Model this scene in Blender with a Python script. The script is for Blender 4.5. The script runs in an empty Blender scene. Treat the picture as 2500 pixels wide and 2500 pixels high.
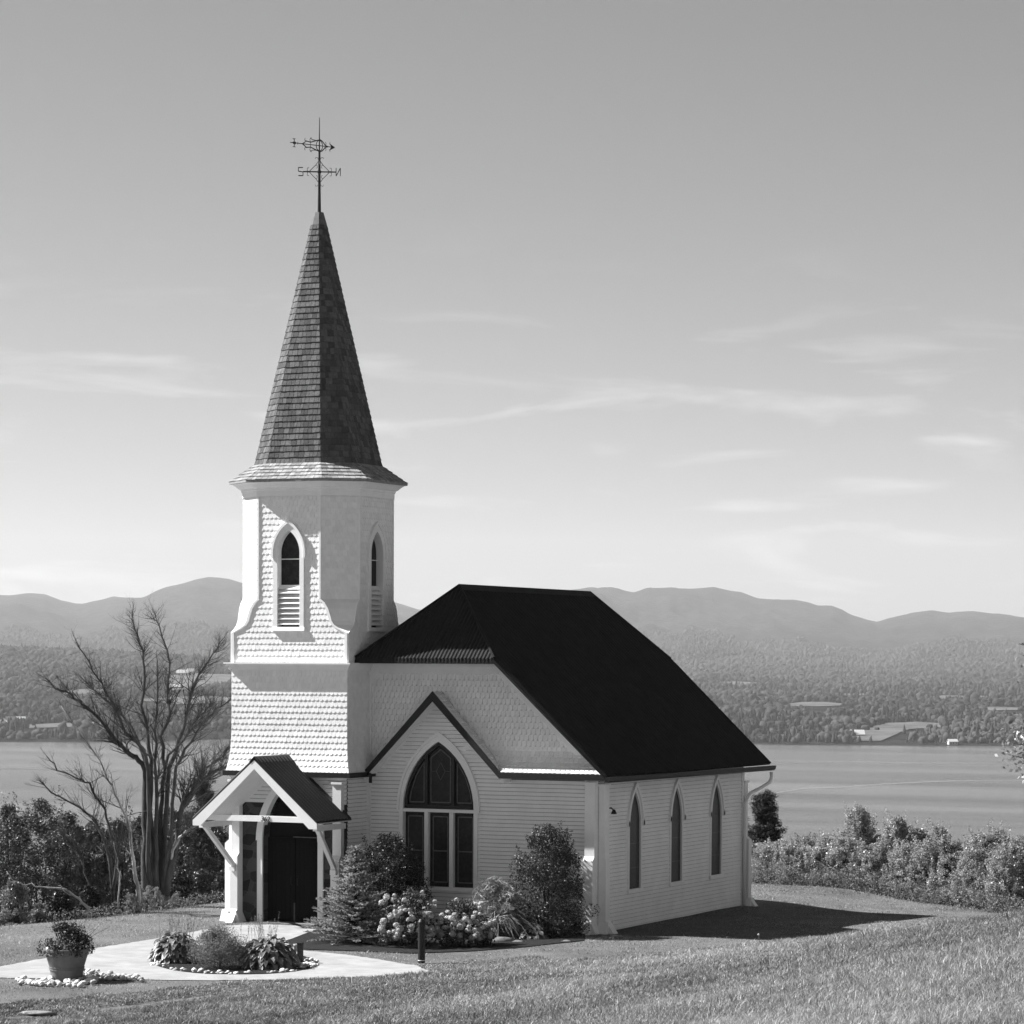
import bpy, bmesh, math, random
import numpy as np
from mathutils import Vector, Matrix

random.seed(7)
rng = np.random.default_rng(11)
S = bpy.context.scene
COL = S.collection

# ------------------------------------------------------------------ camera
F, CX, HOR = 7300.0, 1250.0, 1609.0
PITCH, ROLL, YAW = math.radians(2.5), math.radians(0.27), math.radians(25.55)
CY = HOR + F * math.tan(PITCH)
fw = np.array([-math.sin(YAW) * math.cos(PITCH), math.cos(YAW) * math.cos(PITCH), -math.sin(PITCH)])
r0 = np.array([math.cos(YAW), math.sin(YAW), 0.0])
u0 = np.cross(r0, fw)
RV = r0 * math.cos(ROLL) + u0 * math.sin(ROLL)
UV = -r0 * math.sin(ROLL) + u0 * math.cos(ROLL)
CAM = np.array([28.92, -65.74, 6.6])
HR = r0.copy()                                   # lateral axis on the ground
HF = np.array([-math.sin(YAW), math.cos(YAW), 0.0])   # depth axis on the ground

cam_d = bpy.data.cameras.new("camera")
cam = bpy.data.objects.new("camera", cam_d)
COL.objects.link(cam)
M = Matrix(((RV[0], UV[0], -fw[0], CAM[0]), (RV[1], UV[1], -fw[1], CAM[1]), (RV[2], UV[2], -fw[2], CAM[2]), (0, 0, 0, 1)))
cam.matrix_world = M
cam_d.sensor_width = 36.0
cam_d.lens = F / 2500 * 36
cam_d.shift_y = (CY - 1250) / 2500
cam_d.clip_start = 0.5
cam_d.clip_end = 60000
S.camera = cam


def ray(px, py):
    return fw + RV * (px - CX) / F - UV * (py - CY) / F


def at(px, py, axis, val):
    d = ray(px, py)
    return CAM + d * ((val - CAM[axis]) / d[axis])


def atv(px, py, v):
    d = ray(px, py)
    return CAM + d * (v / (d @ HF))


def uv_of(x, y):
    dx, dy = x - CAM[0], y - CAM[1]
    return dx * HR[0] + dy * HR[1], dx * HF[0] + dy * HF[1]


def xy_of(u, v):
    return CAM[0] + u * HR[0] + v * HF[0], CAM[1] + u * HR[1] + v * HF[1]


# ------------------------------------------------------------------ noise
_tab = np.random.default_rng(3).random((256, 256))


def vnoise(x, y):
    xi, yi = np.floor(x).astype(int), np.floor(y).astype(int)
    fx, fy = x - xi, y - yi
    fx, fy = fx * fx * (3 - 2 * fx), fy * fy * (3 - 2 * fy)
    a, b = _tab[xi & 255, yi & 255], _tab[(xi + 1) & 255, yi & 255]
    c, d = _tab[xi & 255, (yi + 1) & 255], _tab[(xi + 1) & 255, (yi + 1) & 255]
    return (a * (1 - fx) + b * fx) * (1 - fy) + (c * (1 - fx) + d * fx) * fy


def fbm(x, y, o=4):
    s, a, t = 0.0, 0.5, 0.0
    for i in range(o):
        s = s + a * vnoise(x * 2 ** i + 17.3 * i, y * 2 ** i + 9.1 * i)
        t += a
        a *= 0.5
    return s / t


def sstep(a, b, x):
    t = np.clip((x - a) / (b - a), 0, 1)
    return t * t * (3 - 2 * t)


# ------------------------------------------------------------------ terrain
_px = np.array([-900, -300, 0, 300, 700, 1000, 1300, 1600, 1900, 2200, 2500, 2800, 3400.])
_yc = np.array([2560, 2525, 2508, 2474, 2415, 2379, 2354, 2333, 2307, 2268, 2232, 2192, 2110.])
_dc = np.array([52, 53, 54, 56, 59, 61.5, 63.5, 60.5, 56.5, 52, 48, 44, 40.])
_vn = np.array([46, 48, 49, 47, 43, 39, 35, 31, 27, 23.5, 20, 17, 15.])
_a = (_px - 1250) / F
_hor = 1609 + (_px - 1250) * 0.0047
_sc = (_yc - _hor) / F
_k = ((2500 - _hor) / F - _sc) / np.maximum(_dc - _vn, 3) ** 2
_k[:3] = [4e-4, 3e-4, 2e-4]
_ed_px = np.array([-900, 0, 270, 540, 900, 1500, 1850, 2100, 2300, 2500, 3200.])
_ed_v = np.array([64, 73.5, 76.5, 81, 86, 89, 89, 87.5, 85, 81, 70.])
_ed_a = (_ed_px - 1250) / F


def ground(x, y):
    x, y = np.asarray(x, float), np.asarray(y, float)
    u, v = uv_of(x, y)
    vv = np.maximum(v, 4.0)
    a = np.clip(u / vv, -0.29, 0.29)
    sm = lambda t: sum(np.interp(a + d, _a, t) for d in (-.016, -.008, 0, .008, .016)) / 5
    dc, sc, k = sm(_dc), sm(_sc), sm(_k)
    lawn = -0.28 * sstep(4, 13, y) * sstep(-1, 3, x) + 0.05 * (fbm(x * .25, y * .25, 3) - .5)
    s = sc + k * np.maximum(dc - vv, 0) ** 2
    hill_in = 6.6 - s * vv
    zc = 6.6 - sc * dc
    zr = np.maximum(zc - lawn, 0)
    dd = np.maximum(vv - dc, 0)
    q = zr - 1.3 * sc * dd - .012 * np.minimum(dd, 4)
    hill_out = lawn + np.where(q > 0.0, .5 * (q + np.sqrt(q * q + .02)), .5 * (q + np.sqrt(q * q + .02))) - np.clip(.0707 - dd, 0, .0707)
    hill_in = np.maximum(hill_in, lawn) + 0.06 * (fbm(x * .4, y * .4, 3) - .5) * sstep(0, 4, dc - vv)
    z = np.where(vv < dc, hill_in, hill_out)
    ed = np.interp(a, _ed_a, _ed_v)
    d = v - ed
    z = z - 0.26 * np.maximum(d, 0) - 0.05 * np.clip(d + 2, 0, 2) ** 2 / 4
    z = z + 0.5 * (fbm(x * .1, y * .1, 2) - .5) * sstep(3, 20, d)
    return np.maximum(z, -66.0)


def gz(x, y):
    return float(ground(np.array([x]), np.array([y]))[0])


def gpt(px, py):
    """point where the ground is met along one direction of view"""
    d = ray(px, py)
    t = np.linspace(10, 130, 2401) / (d @ HF)
    p = CAM[None] + d[None] * t[:, None]
    g = ground(p[:, 0], p[:, 1])
    i = np.argmax(p[:, 2] < g)
    return np.array([p[i, 0], p[i, 1], g[i]])


# ------------------------------------------------------------------ materials
def mat(name, col, rough=0.7, spec=0.3, var=0.0, scale=8.0, bump=0.0, bscale=None, attr=None, lohi=None, transl=0.0,
        metal=0.0, stretch=None):
    m = bpy.data.materials.new(name)
    m.use_nodes = True
    nt = m.node_tree
    p = nt.nodes["Principled BSDF"]
    p.inputs["Roughness"].default_value = rough
    p.inputs["Specular IOR Level"].default_value = spec
    p.inputs["Metallic"].default_value = metal
    p.inputs["Base Color"].default_value = (col, col, col, 1)
    co = nt.nodes.new("ShaderNodeTexCoord")
    vec = co.outputs["Object"]
    if stretch:
        mp = nt.nodes.new("ShaderNodeMapping")
        mp.inputs["Scale"].default_value = stretch
        nt.links.new(vec, mp.inputs["Vector"])
        vec = mp.outputs["Vector"]
    src = None
    if attr:
        an = nt.nodes.new("ShaderNodeAttribute")
        an.attribute_name = attr
        mr = nt.nodes.new("ShaderNodeMapRange")
        mr.inputs["To Min"].default_value, mr.inputs["To Max"].default_value = lohi
        nt.links.new(an.outputs["Fac"], mr.inputs["Value"])
        src = mr.outputs["Result"]
    if var:
        n = nt.nodes.new("ShaderNodeTexNoise")
        n.inputs["Scale"].default_value = scale
        n.inputs["Detail"].default_value = 5
        n.inputs["Roughness"].default_value = 0.65
        nt.links.new(vec, n.inputs["Vector"])
        mr2 = nt.nodes.new("ShaderNodeMapRange")
        mr2.inputs["From Min"].default_value, mr2.inputs["From Max"].default_value = 0.3, 0.7
        mr2.inputs["To Min"].default_value, mr2.inputs["To Max"].default_value = 1 - var, 1 + var
        nt.links.new(n.outputs["Fac"], mr2.inputs["Value"])
        mu = nt.nodes.new("ShaderNodeMath")
        mu.operation = "MULTIPLY"
        if src:
            nt.links.new(src, mu.inputs[0])
        else:
            mu.inputs[0].default_value = col
        nt.links.new(mr2.outputs["Result"], mu.inputs[1])
        src = mu.outputs[0]
    if src:
        nt.links.new(src, p.inputs["Base Color"])
    if bump:
        n2 = nt.nodes.new("ShaderNodeTexNoise")
        n2.inputs["Scale"].default_value = bscale or scale * 4
        n2.inputs["Detail"].default_value = 4
        nt.links.new(vec, n2.inputs["Vector"])
        b = nt.nodes.new("ShaderNodeBump")
        b.inputs["Strength"].default_value = bump
        b.inputs["Distance"].default_value = 0.02
        nt.links.new(n2.outputs["Fac"], b.inputs["Height"])
        nt.links.new(b.outputs["Normal"], p.inputs["Normal"])
    if transl:
        tr = nt.nodes.new("ShaderNodeBsdfTranslucent")
        mx = nt.nodes.new("ShaderNodeMixShader")
        mx.inputs["Fac"].default_value = transl
        if src:
            nt.links.new(src, tr.inputs["Color"])
        else:
            tr.inputs["Color"].default_value = (col, col, col, 1)
        out = nt.nodes["Material Output"]
        nt.links.new(p.outputs[0], mx.inputs[1])
        nt.links.new(tr.outputs[0], mx.inputs[2])
        nt.links.new(mx.outputs[0], out.inputs["Surface"])
    return m


MT = dict(
    white=mat("white_paint", .86, .6, .3, .05, 3.0, .04, 30),
    siding=mat("clapboard_paint", .87, .6, .3, .06, 2.0, .15, 40),
    scale=mat("shingle_paint", .7, .65, .25, .05, 6.0, .2, 40, attr="shade", lohi=(.82, .90)),
    roof=mat("black_roof_metal", .019, .7, .08, .25, 3.0),
    porch=mat("porch_metal", .017, .38, .5, .3, 3.0),
    black=mat("black_trim", .012, .5, .3, .2, 5.0),
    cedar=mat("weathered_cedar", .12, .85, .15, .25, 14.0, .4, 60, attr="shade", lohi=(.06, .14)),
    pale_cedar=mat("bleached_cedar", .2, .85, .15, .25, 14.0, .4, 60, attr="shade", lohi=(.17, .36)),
    cap=mat("lead_cap", .1, .6, .4, .3, 6.0),
    glass=mat("dark_glass", .014, .32, .22, .8, 9.0, .3, 18),
    lead=mat("grey_leading", .12, .6, .3, .3, 12),
    darkframe=mat("dark_window_frame", .02, .5, .3, .2, 6),
    iron=mat("black_iron", .014, .55, .3, .2, 20),
    door=mat("dark_oak_door", .006, .7, .08, .3, 5, .3, 25, stretch=(8, 8, 1)),
    lampm=mat("lamp_metal", .05, .4, .5),
    mulch=mat("bark_mulch", .02, .95, .1, .5, 14, .9, 40),
    pot=mat("terracotta_pot", .17, .8, .2, .15, 4, .15, 40),
    soil=mat("potting_soil", .02, .95, .1, .4, 20),
    cobble=mat("pale_cobble", .5, .75, .25, .25, 6, .3, 30, attr="shade", lohi=(.28, .72)),
    rock=mat("flat_rock", .15, .85, .2, .4, 7, .6, 14),
    bark=mat("grey_bark", .055, .9, .15, .45, 7, .7, 25, stretch=(1, 1, .3)),
    palebark=mat("pale_bark", .26, .85, .15, .5, 5, .6, 25, stretch=(1, 1, .3)),
    greenbark=mat("shrub_stem", .05, .9, .1, .3, 9),
    interior=mat("dark_interior", .01, .9, .1),
    barnroof=mat("barn_roof_tin", .5, .5, .4), barnwall=mat("barn_boards", .12, .9, .1), house=mat("house_paint", .45, .7, .2),
    fl=mat("hydrangea_bloom", .5, .8, .15, .2, 30, .6, 60, attr="shade", lohi=(.4, .75), transl=.15),
)
LEAF = {}


def leafmat(name, lo, hi, rough=.45, spec=.4, tr=.2):
    LEAF[name] = mat(name, (lo + hi) / 2, rough, spec, attr="shade", lohi=(lo, hi), transl=tr)
    return LEAF[name]


leafmat("dark_leaf", .006, .03); leafmat("mid_leaf", .018, .065); leafmat("poplar_leaf", .1, .55, .35, .5, .35)
leafmat("pale_leaf", .15, .4, .4, .45); leafmat("needle", .012, .035, .6, .25, .05); leafmat("spruce_needle", .11, .52, .6, .25, .1)
leafmat("hosta_leaf", .07, .26, .4, .5, .2); leafmat("grass_leaf", .12, .42, .5, .35, .25); leafmat("fern_leaf", .1, .26, .6, .2, .3)
leafmat("bank_leaf", .025, .13, .45, .4, .15); leafmat("lawn_blade", .06, .40, .45, .4, .25); leafmat("straw", .14, .4, .6, .2, .25)
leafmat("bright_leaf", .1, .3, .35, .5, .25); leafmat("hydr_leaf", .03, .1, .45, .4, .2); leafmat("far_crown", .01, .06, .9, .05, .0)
leafmat("fluffy_leaf", .14, .36, .6, .2, .3); leafmat("weed", .09, .26, .6, .2, .25)


# ------------------------------------------------------------------ object helpers
def link(name, me, m, parent=None):
    o = bpy.data.objects.new(name, me)
    COL.objects.link(o)
    if m is not None:
        me.materials.append(m)
    if parent is not None:
        o.parent = parent
        q = parent
        loc = Vector((0, 0, 0))
        while q is not None:
            loc += q.location
            q = q.parent
        if parent.get("abs"):
            o.matrix_parent_inverse = Matrix.Translation(-loc)
    return o


def tag(o, label=None, cat=None, group=None, kind=None):
    if label: o["label"] = label
    if cat: o["category"] = cat
    if group: o["group"] = group
    if kind: o["kind"] = kind
    return o


def empty(name, loc, label, cat, group=None):
    o = bpy.data.objects.new(name, None)
    o.empty_display_size = .2
    o.location = loc
    COL.objects.link(o)
    return tag(o, label, cat, group)


def npmesh(name, V, Fq, shade=None, smooth=False):
    """V (n,3), Fq (m,k) all faces with k corners"""
    V, Fq = np.asarray(V, np.float32), np.asarray(Fq, np.int32)
    me = bpy.data.meshes.new(name)
    m, k = Fq.shape
    me.vertices.add(len(V)); me.vertices.foreach_set("co", V.ravel())
    me.loops.add(m * k); me.loops.foreach_set("vertex_index", Fq.ravel())
    me.polygons.add(m)
    me.polygons.foreach_set("loop_start", np.arange(0, m * k, k, dtype=np.int32))
    me.polygons.foreach_set("loop_total", np.full(m, k, np.int32))
    if shade is not None:
        at_ = me.attributes.new("shade", "FLOAT", "FACE")
        at_.data.foreach_set("value", np.asarray(shade, np.float32))
    if smooth:
        me.polygons.foreach_set("use_smooth", np.ones(m, bool))
    me.update(calc_edges=True)
    return me


class MB:
    def __init__(s):
        s.v, s.f, s.sh = [], [], []

    def add(s, vs, fs, sh=.5):
        n = len(s.v)
        s.v += [tuple(map(float, p)) for p in vs]
        s.f += [tuple(i + n for i in f) for f in fs]
        s.sh += [sh] * len(fs)
        return s

    def box(s, x0, x1, y0, y1, z0, z1):
        return s.add([(x, y, z) for z in (z0, z1) for y in (y0, y1) for x in (x0, x1)],
                     [(0, 2, 3, 1), (4, 5, 7, 6), (0, 1, 5, 4), (1, 3, 7, 5), (3, 2, 6, 7), (2, 0, 4, 6)])

    def prism(s, poly, vec):
        """closed polygon (3d points) pushed along vec"""
        n = len(poly)
        vec = np.array(vec)
        P = [np.array(p, float) for p in poly]
        fs = [tuple(range(n - 1, -1, -1)), tuple(range(n, 2 * n))]
        fs += [(i, (i + 1) % n, n + (i + 1) % n, n + i) for i in range(n)]
        return s.add(P + [p + vec for p in P], fs)

    def strip(s, A, B, closed=False):
        n = len(A)
        fs = [(i, (i + 1) % n, n + (i + 1) % n, n + i) for i in range(n if closed else n - 1)]
        return s.add(list(A) + list(B), fs)

    def ring(s, outer, inner, vec):
        """band between two open polylines, pushed along vec (closed solid)"""
        vec = np.array(vec)
        O, I = [np.array(p, float) for p in outer], [np.array(p, float) for p in inner]
        s.strip(O, I); s.strip([p + vec for p in O], [p + vec for p in I])
        s.strip(O, [p + vec for p in O]); s.strip(I, [p + vec for p in I])
        for e in (0, -1):
            s.add([O[e], I[e], I[e] + vec, O[e] + vec], [(0, 1, 2, 3)])
        return s

    def bar(s, a, b, w, h=None, up=(0, 0, 1)):
        a, b = np.array(a, float), np.array(b, float)
        h = h or w
        d = (b - a) / np.linalg.norm(b - a)
        x = np.cross(d, np.array(up, float))
        if np.linalg.norm(x) < 1e-4: x = np.cross(d, (0, 1, 0))
        x /= np.linalg.norm(x)
        y = np.cross(x, d)
        q = [x * i * w / 2 + y * j * h / 2 for i, j in ((-1, -1), (1, -1), (1, 1), (-1, 1))]
        return s.add([a + k for k in q] + [b + k for k in q],
                     [(3, 2, 1, 0), (4, 5, 6, 7), (0, 1, 5, 4), (1, 2, 6, 5), (2, 3, 7, 6), (3, 0, 4, 7)])

    def tube(s, pts, rad, n=6):
        pts = [np.array(p, float) for p in pts]
        if not hasattr(rad, "__len__"): rad = [rad] * len(pts)
        vs = []
        x = None
        for i, p in enumerate(pts):
            d = pts[min(i + 1, len(pts) - 1)] - pts[max(i - 1, 0)]
            d = d / (np.linalg.norm(d) + 1e-9)
            if x is None:
                x = np.cross(d, (0.3, 1, 0.1))
            x = x - d * (x @ d)
            x /= np.linalg.norm(x) + 1e-9
            y = np.cross(d, x)
            for k in range(n):
                t = 2 * math.pi * k / n
                vs.append(p + rad[i] * (x * math.cos(t) + y * math.sin(t)))
        fs = []
        for i in range(len(pts) - 1):
            for k in range(n):
                fs.append((i * n + k, i * n + (k + 1) % n, (i + 1) * n + (k + 1) % n, (i + 1) * n + k))
        fs.append(tuple(range(n - 1, -1, -1)))
        fs.append(tuple(range((len(pts) - 1) * n, len(pts) * n)))
        return s.add(vs, fs)

    def lathe(s, prof, c=(0, 0, 0), n=32):
        vs, fs = [], []
        for r, z in prof:
            for k in range(n):
                t = 2 * math.pi * k / n
                vs.append((c[0] + r * math.cos(t), c[1] + r * math.sin(t), c[2] + z))
        for i in range(len(prof) - 1):
            for k in range(n):
                fs.append((i * n + k, i * n + (k + 1) % n, (i + 1) * n + (k + 1) % n, (i + 1) * n + k))
        return s.add(vs, fs)

    def build(s, name, m, parent=None, smooth=False, loc=None):
        me = bpy.data.meshes.new(name)
        me.from_pydata(s.v, [], s.f)
        a = me.attributes.new("shade", "FLOAT", "FACE")
        a.data.foreach_set("value", np.array(s.sh, np.float32))
        if smooth:
            me.polygons.foreach_set("use_smooth", np.ones(len(s.f), bool))
        bm = bmesh.new(); bm.from_mesh(me)
        bmesh.ops.recalc_face_normals(bm, faces=bm.faces)
        bm.to_mesh(me); bm.free()
        o = link(name, me, m, parent)
        if loc is not None: o.location = loc
        return o


def holed(mb, outer, holes, fn):
    """flat polygon with holes (2d loops), mapped to 3d by fn"""
    bm = bmesh.new()
    for lp in [outer] + holes:
        vs = [bm.verts.new((p[0], p[1], 0)) for p in lp]
        for i in range(len(vs)):
            bm.edges.new((vs[i], vs[(i + 1) % len(vs)]))
    bmesh.ops.triangle_fill(bm, edges=bm.edges[:], use_beauty=True)
    bm.verts.index_update()
    mb.add([fn(v.co.x, v.co.y) for v in bm.verts], [tuple(v.index for v in f.verts) for f in bm.faces])
    bm.free()


def arch(w, zs, h, n=10):
    """half-widths/heights of a pointed arch, from right spring over the apex to left spring"""
    R = (w * w + h * h) / (2 * w)
    cx = w - R
    a1 = math.asin(min(1, h / R))
    right = [(cx + R * math.cos(a1 * i / n), zs + R * math.sin(a1 * i / n)) for i in range(n + 1)]
    return right + [(-x, z) for x, z in right[-2::-1]]


def archloop(w, z0, zs, h, n=10):
    return [(w, z0)] + arch(w, zs, h, n) + [(-w, z0)]


def inarch(s, z, w, z0, zs, h):
    if z < z0: return False
    if z < zs: return abs(s) < w
    R = (w * w + h * h) / (2 * w)
    if z - zs > R: return False
    return abs(s) < math.sqrt(R * R - (z - zs) ** 2) - (R - w)


def hw_arch(z, w, z0, zs, h):
    if z < z0 or z > zs + h: return 0
    if z < zs: return w
    R = (w * w + h * h) / (2 * w)
    return max(0, math.sqrt(max(0, R * R - (z - zs) ** 2)) - (R - w))


# ---- clapboards: boards along direction d, facing n
def clap(mb, o, d, n, z0, z1, lim, cuts=None, e=.098):
    o, d, n = map(lambda q: np.array(q, float), (o, d, n))
    z = z0
    while z < z1 - .01:
        zt = min(z + e, z1)
        a, b = lim((z + zt) / 2)
        segs = [(a, b)]
        for c in (cuts or []):
            ca, cb = c((z + zt) / 2)
            if cb > ca:
                ns = []
                for (p, q) in segs:
                    if cb <= p or ca >= q: ns.append((p, q)); continue
                    if ca > p: ns.append((p, ca))
                    if cb < q: ns.append((cb, q))
                segs = ns
        for (p, q) in segs:
            if q - p < .02: continue
            zz = np.array((0, 0, 1.))
            jb = .027 + random.uniform(-.003, .004)
            A = [o + d * p + zz * z + n * jb, o + d * q + zz * z + n * jb, o + d * q + zz * (zt - .009) + n * .003, o + d * p + zz * (zt - .009) + n * .003,
                 o + d * p + zz * z - n * .02, o + d * q + zz * z - n * .02]
            mb.add(A, [(0, 1, 2, 3), (4, 5, 1, 0)])
        z = zt


# ---- fish-scale / plain shingles on a surface P(s,t) with outward normal N(s,t)
def shingles(mb, P, N, t0, t1, lim, w=.125, dt=.145, rnd=True, hole=None, thick=.0115, jit=.004, sq=False):
    rows = int(math.ceil((t1 - t0) / dt))
    for i in range(rows):
        tb = t0 + i * dt
        if t1 - tb < dt * .3: continue
        a, b = lim(tb + dt * .4)
        if b - a < .03: continue
        off = (i % 2) * w / 2
        s = a - w + off
        s = math.floor(a / w) * w + off - w
        while s < b:
            ww = w
            if sq: ww = w * random.uniform(.65, 1.35)
            s0, s1 = s + .0045, s + ww - .0045
            s += ww
            tj = tb + random.uniform(-jit, jit)
            tt = min(tb + dt * 1.04, t1 + .0)
            if s1 < a + .01 or s0 > b - .01: continue
            rr = ww / 2
            pts = [(s0, tt), (s1, tt)]
            if rnd:
                pts += [(s0 + rr + rr * .98 * math.cos(q), tj + rr * .8 - rr * .8 * math.sin(q)) for q in (0, .5, 1.0, math.pi / 2, 2.14, 2.64, math.pi)]
            else:
                pts += [(s1, tj), (s0, tj)]
            if hole and any(hole(x, z) for x, z in pts): continue
            q2 = []
            for x, z in pts:
                la, lb = lim(z)
                q2.append((min(max(x, la), lb), z))
            if max(p[0] for p in q2) - min(p[0] for p in q2) < .015: continue
            th = thick * random.uniform(.85, 1.2)
            fr, bk = [], []
            for x, z in q2:
                k = min(1.1, max(0.0, (tt - z) / max(tt - tj, .02)))
                p, n = np.array(P(x, z)), np.array(N(x, z))
                fr.append(p + n * (.003 + th * k)); bk.append(p - n * .004)
            m = len(fr)
            mb.add(fr + bk, [tuple(range(m))] + [(j, m + j, m + (j + 1) % m, (j + 1) % m) for j in range(1, m)], random.random())


# =================================================================== CHURCH
church = empty("church", (-4.5, 4.5, 0), "white wooden church with a black metal roof and a tall shingled spire", "church")
church["abs"] = 1
XW, YE = -.2, 9.6                   # long wall plane and its far end
WINX = -4.51
TX0_, TX1_ = -9.74, -6.45
WY = (2.2, 4.88, 7.63)
# ---- nave walls
mb = MB()
sidecuts = [(lambda z, c=c: (c - hw_arch(z, .39, .9, 2.5, .88), c + hw_arch(z, .39, .9, 2.5, .88))) for c in WY]
clap(mb, (XW, 0, 0), (0, 1, 0), (1, 0, 0), -.35, 3.74, lambda z: (0, YE), sidecuts)
clap(mb, (0, 0, 0), (1, 0, 0), (0, -1, 0), -.25, 5.7,
     lambda z: (-6.52, XW) if z < 3.7 else (-4.46 - (5.78 - z) / 1.07, -4.46 + (5.78 - z) / 1.07),
     [lambda z: (WINX - hw_arch(z, 1.02, .93, 2.89, 1.71), WINX + hw_arch(z, 1.02, .93, 2.89, 1.71))])
clap(mb, (XW, YE, 0), (-1, 0, 0), (0, 1, 0), -.6, 6.4, lambda z: (0, 8.6) if z < 3.8 else ((z - 3.8) / .95 * 1.0, 8.6 - (z - 3.8) / .95))
clap(mb, (-8.8, YE, 0), (0, -1, 0), (-1, 0, 0), -.4, 3.7, lambda z: (0, YE - 2.1))
mb.build("wall", MT["siding"], church)
mb = MB()                            # inside faces so no window shows daylight
mb.box(-8.5, -.5, .3, 9.3, -.2, 3.7)
mb.box(TX0_ + .12, TX1_ - .12, -.82, 1.4, -.2, 3.72)
mb.build("interior", MT["interior"], church)
# ---- upper gable shingles
def gl(z):
    zz = (8.2 - z) / .95
    return (max(-6.5, -4.5 - zz), min(-4.5 + zz, .0))
mb = MB()
holed(mb, [(-8.3, 3.9), (-4.46 - 1.6, 3.9), (-4.46, 5.6), (-4.46 + 1.6, 3.9), (-.35, 3.9), (-2.85, 6.45), (-3.5, 7.15), (-5.5, 7.15), (-6.15, 6.45)], [], lambda x, z: (x, .03, z))
hole_x = lambda x, z: abs(x + 4.46) < (5.72 - z) / 1.07
shingles(mb, lambda s, t: (s, 0, t), lambda s, t: (0, -1, 0), 4.18, 6.5, gl, hole=hole_x)
# flared skirt
prof = [(-.46, 3.845), (-.35, 3.89), (-.23, 3.975), (-.12, 4.10), (-.04, 4.25), (0, 4.4)]
cum = [0]
for i in range(1, len(prof)): cum.append(cum[-1] + math.dist(prof[i], prof[i - 1]))
def sk(t):
    i = max(j for j in range(len(prof) - 1) if cum[j] <= max(t, 0) + 1e-9)
    k = (t - cum[i]) / (cum[i + 1] - cum[i])
    a, b = prof[i], prof[i + 1]
    p = (a[0] + (b[0] - a[0]) * k, a[1] + (b[1] - a[1]) * k)
    L = math.dist(a, b)
    return p, (-(b[1] - a[1]) / L, (b[0] - a[0]) / L)
xm = lambda z: min(.2, (8.26 - z) / .95 - 4.5)
xl = lambda z: -4.46 + (5.79 - z) / 1.07
lims = lambda t: (xl(sk(min(max(t, 0), cum[-1]))[0][1]) + .02, xm(sk(min(max(t, 0), cum[-1]))[0][1]))
A = [(xl(z) - .03, y + .004, z - .004) for y, z in prof]; B = [(xm(z), y + .004, z - .004) for y, z in prof]
mb.strip(A, B)
shingles(mb, lambda s, t: (s, *sk(t)[0]), lambda s, t: (0, *sk(t)[1]), 0, cum[-1], lims, thick=.02)
mb.build("gable_shingles", MT["scale"], church)
# cross gable: shingled little roof, soffit, black rake trims
mb = MB()
for sg in (1, -1):
    a, b = (-4.46, 5.79), (-4.46 + sg * 1.93, 3.72)
    L = math.dist(a, b); dx, dz = (b[0] - a[0]) / L, (b[1] - a[1]) / L
    n = (-dz * sg * -1 if False else abs(dz) * sg, 0, abs(dx))
    shingles(mb, lambda s, t: (b[0] - dx * t, s, b[1] - dz * t), lambda s, t: n, 0.05, L, lambda t: (-.43, .05), rnd=True, thick=.018)
    mb.prism([(a[0], -.43, a[1]), (b[0], -.43, b[1]), (b[0], -.43, b[1] - .12), (a[0], -.43, a[1] - .16)], (0, .45, 0))
mb.build("cross_gable_roof", MT["scale"], church)
mb = MB()
for sg in (1, -1):
    mb.prism([(-4.46, -.48, 5.80), (-4.46 + sg * 1.95, -.48, 3.80 - .05), (-4.46 + sg * 1.83, -.48, 3.70), (-4.46, -.48, 5.56)], (0, .046, 0))
mb.box(-2.62, .24, -.51, -.462, 3.705, 3.85)
mb.build("rake_trim", MT["black"], church)
mb = MB()
mb.box(-2.6, .2, -.455, .0, 3.70, 3.74)
mb.build("soffit", MT["white"], church)
# frieze under the roof edge
mb = MB()
def frz(y, w, th):
    for sg in (1, -1):
        a = (-4.5 + sg * 1.755, 6.53); b = (-4.5 + sg * 4.3, 6.53 - 2.545 * .95)
        mb.prism([(a[0], y, a[1]), (b[0], y, b[1]), (b[0] - sg * w * .9, y, b[1] - w * .45), (a[0] - sg * w * .42, y, a[1] - w)], (0, th, 0))
    mb.prism([(-4.5 - 1.75, y, 6.53), (-4.5 + 1.75, y, 6.53), (-4.5 + 1.75 - w * .42, y, 6.53 - w), (-4.5 - 1.75 + w * .42, y, 6.53 - w)], (0, th, 0))
frz(-.045, .30, .05)
frz(-.07, .13, .02)
mb.build("frieze_board", MT["white"], church)
mb = MB()
mb.box(-6.47, -6.38, -.05, .01, 3.9, 6.2)
mb.box(-6.5, -6.40, -.06, .0, 0, 3.7)
mb.build("corner_board", MT["white"], church)

# ---- main roof: corrugated metal, clipped gables
RX, RZ, SL, YN, YF, RYN, RYF, EX = -4.5, 8.42, .95, -.85, 10.25, 1.07, 9.05, 4.85
CLN, CLF, TK = 1.9, 1.9, .1
def slope(sg):
    ys = np.arange(YN, YF + .001, .0185)
    top, bot, topu, botu = [], [], [], []
    nrm = np.array((SL * sg, 0, 1)) / math.hypot(SL, 1)
    for y in ys:
        xt = 0
        if y < RYN: xt = CLN * (RYN - y) / (RYN - YN)
        if y > RYF: xt = CLF * (y - RYF) / (YF - RYF)
        off = .030 * math.sin(2 * math.pi * y / .2)
        for L, x, d in ((top, xt, off), (bot, EX, off), (topu, xt, -TK), (botu, EX, -TK * .5)):
            L.append(np.array((RX + sg * x, y, RZ - SL * x)) + nrm * d)
    return top, bot, topu, botu
mb = MB(); ms = MB()
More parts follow.
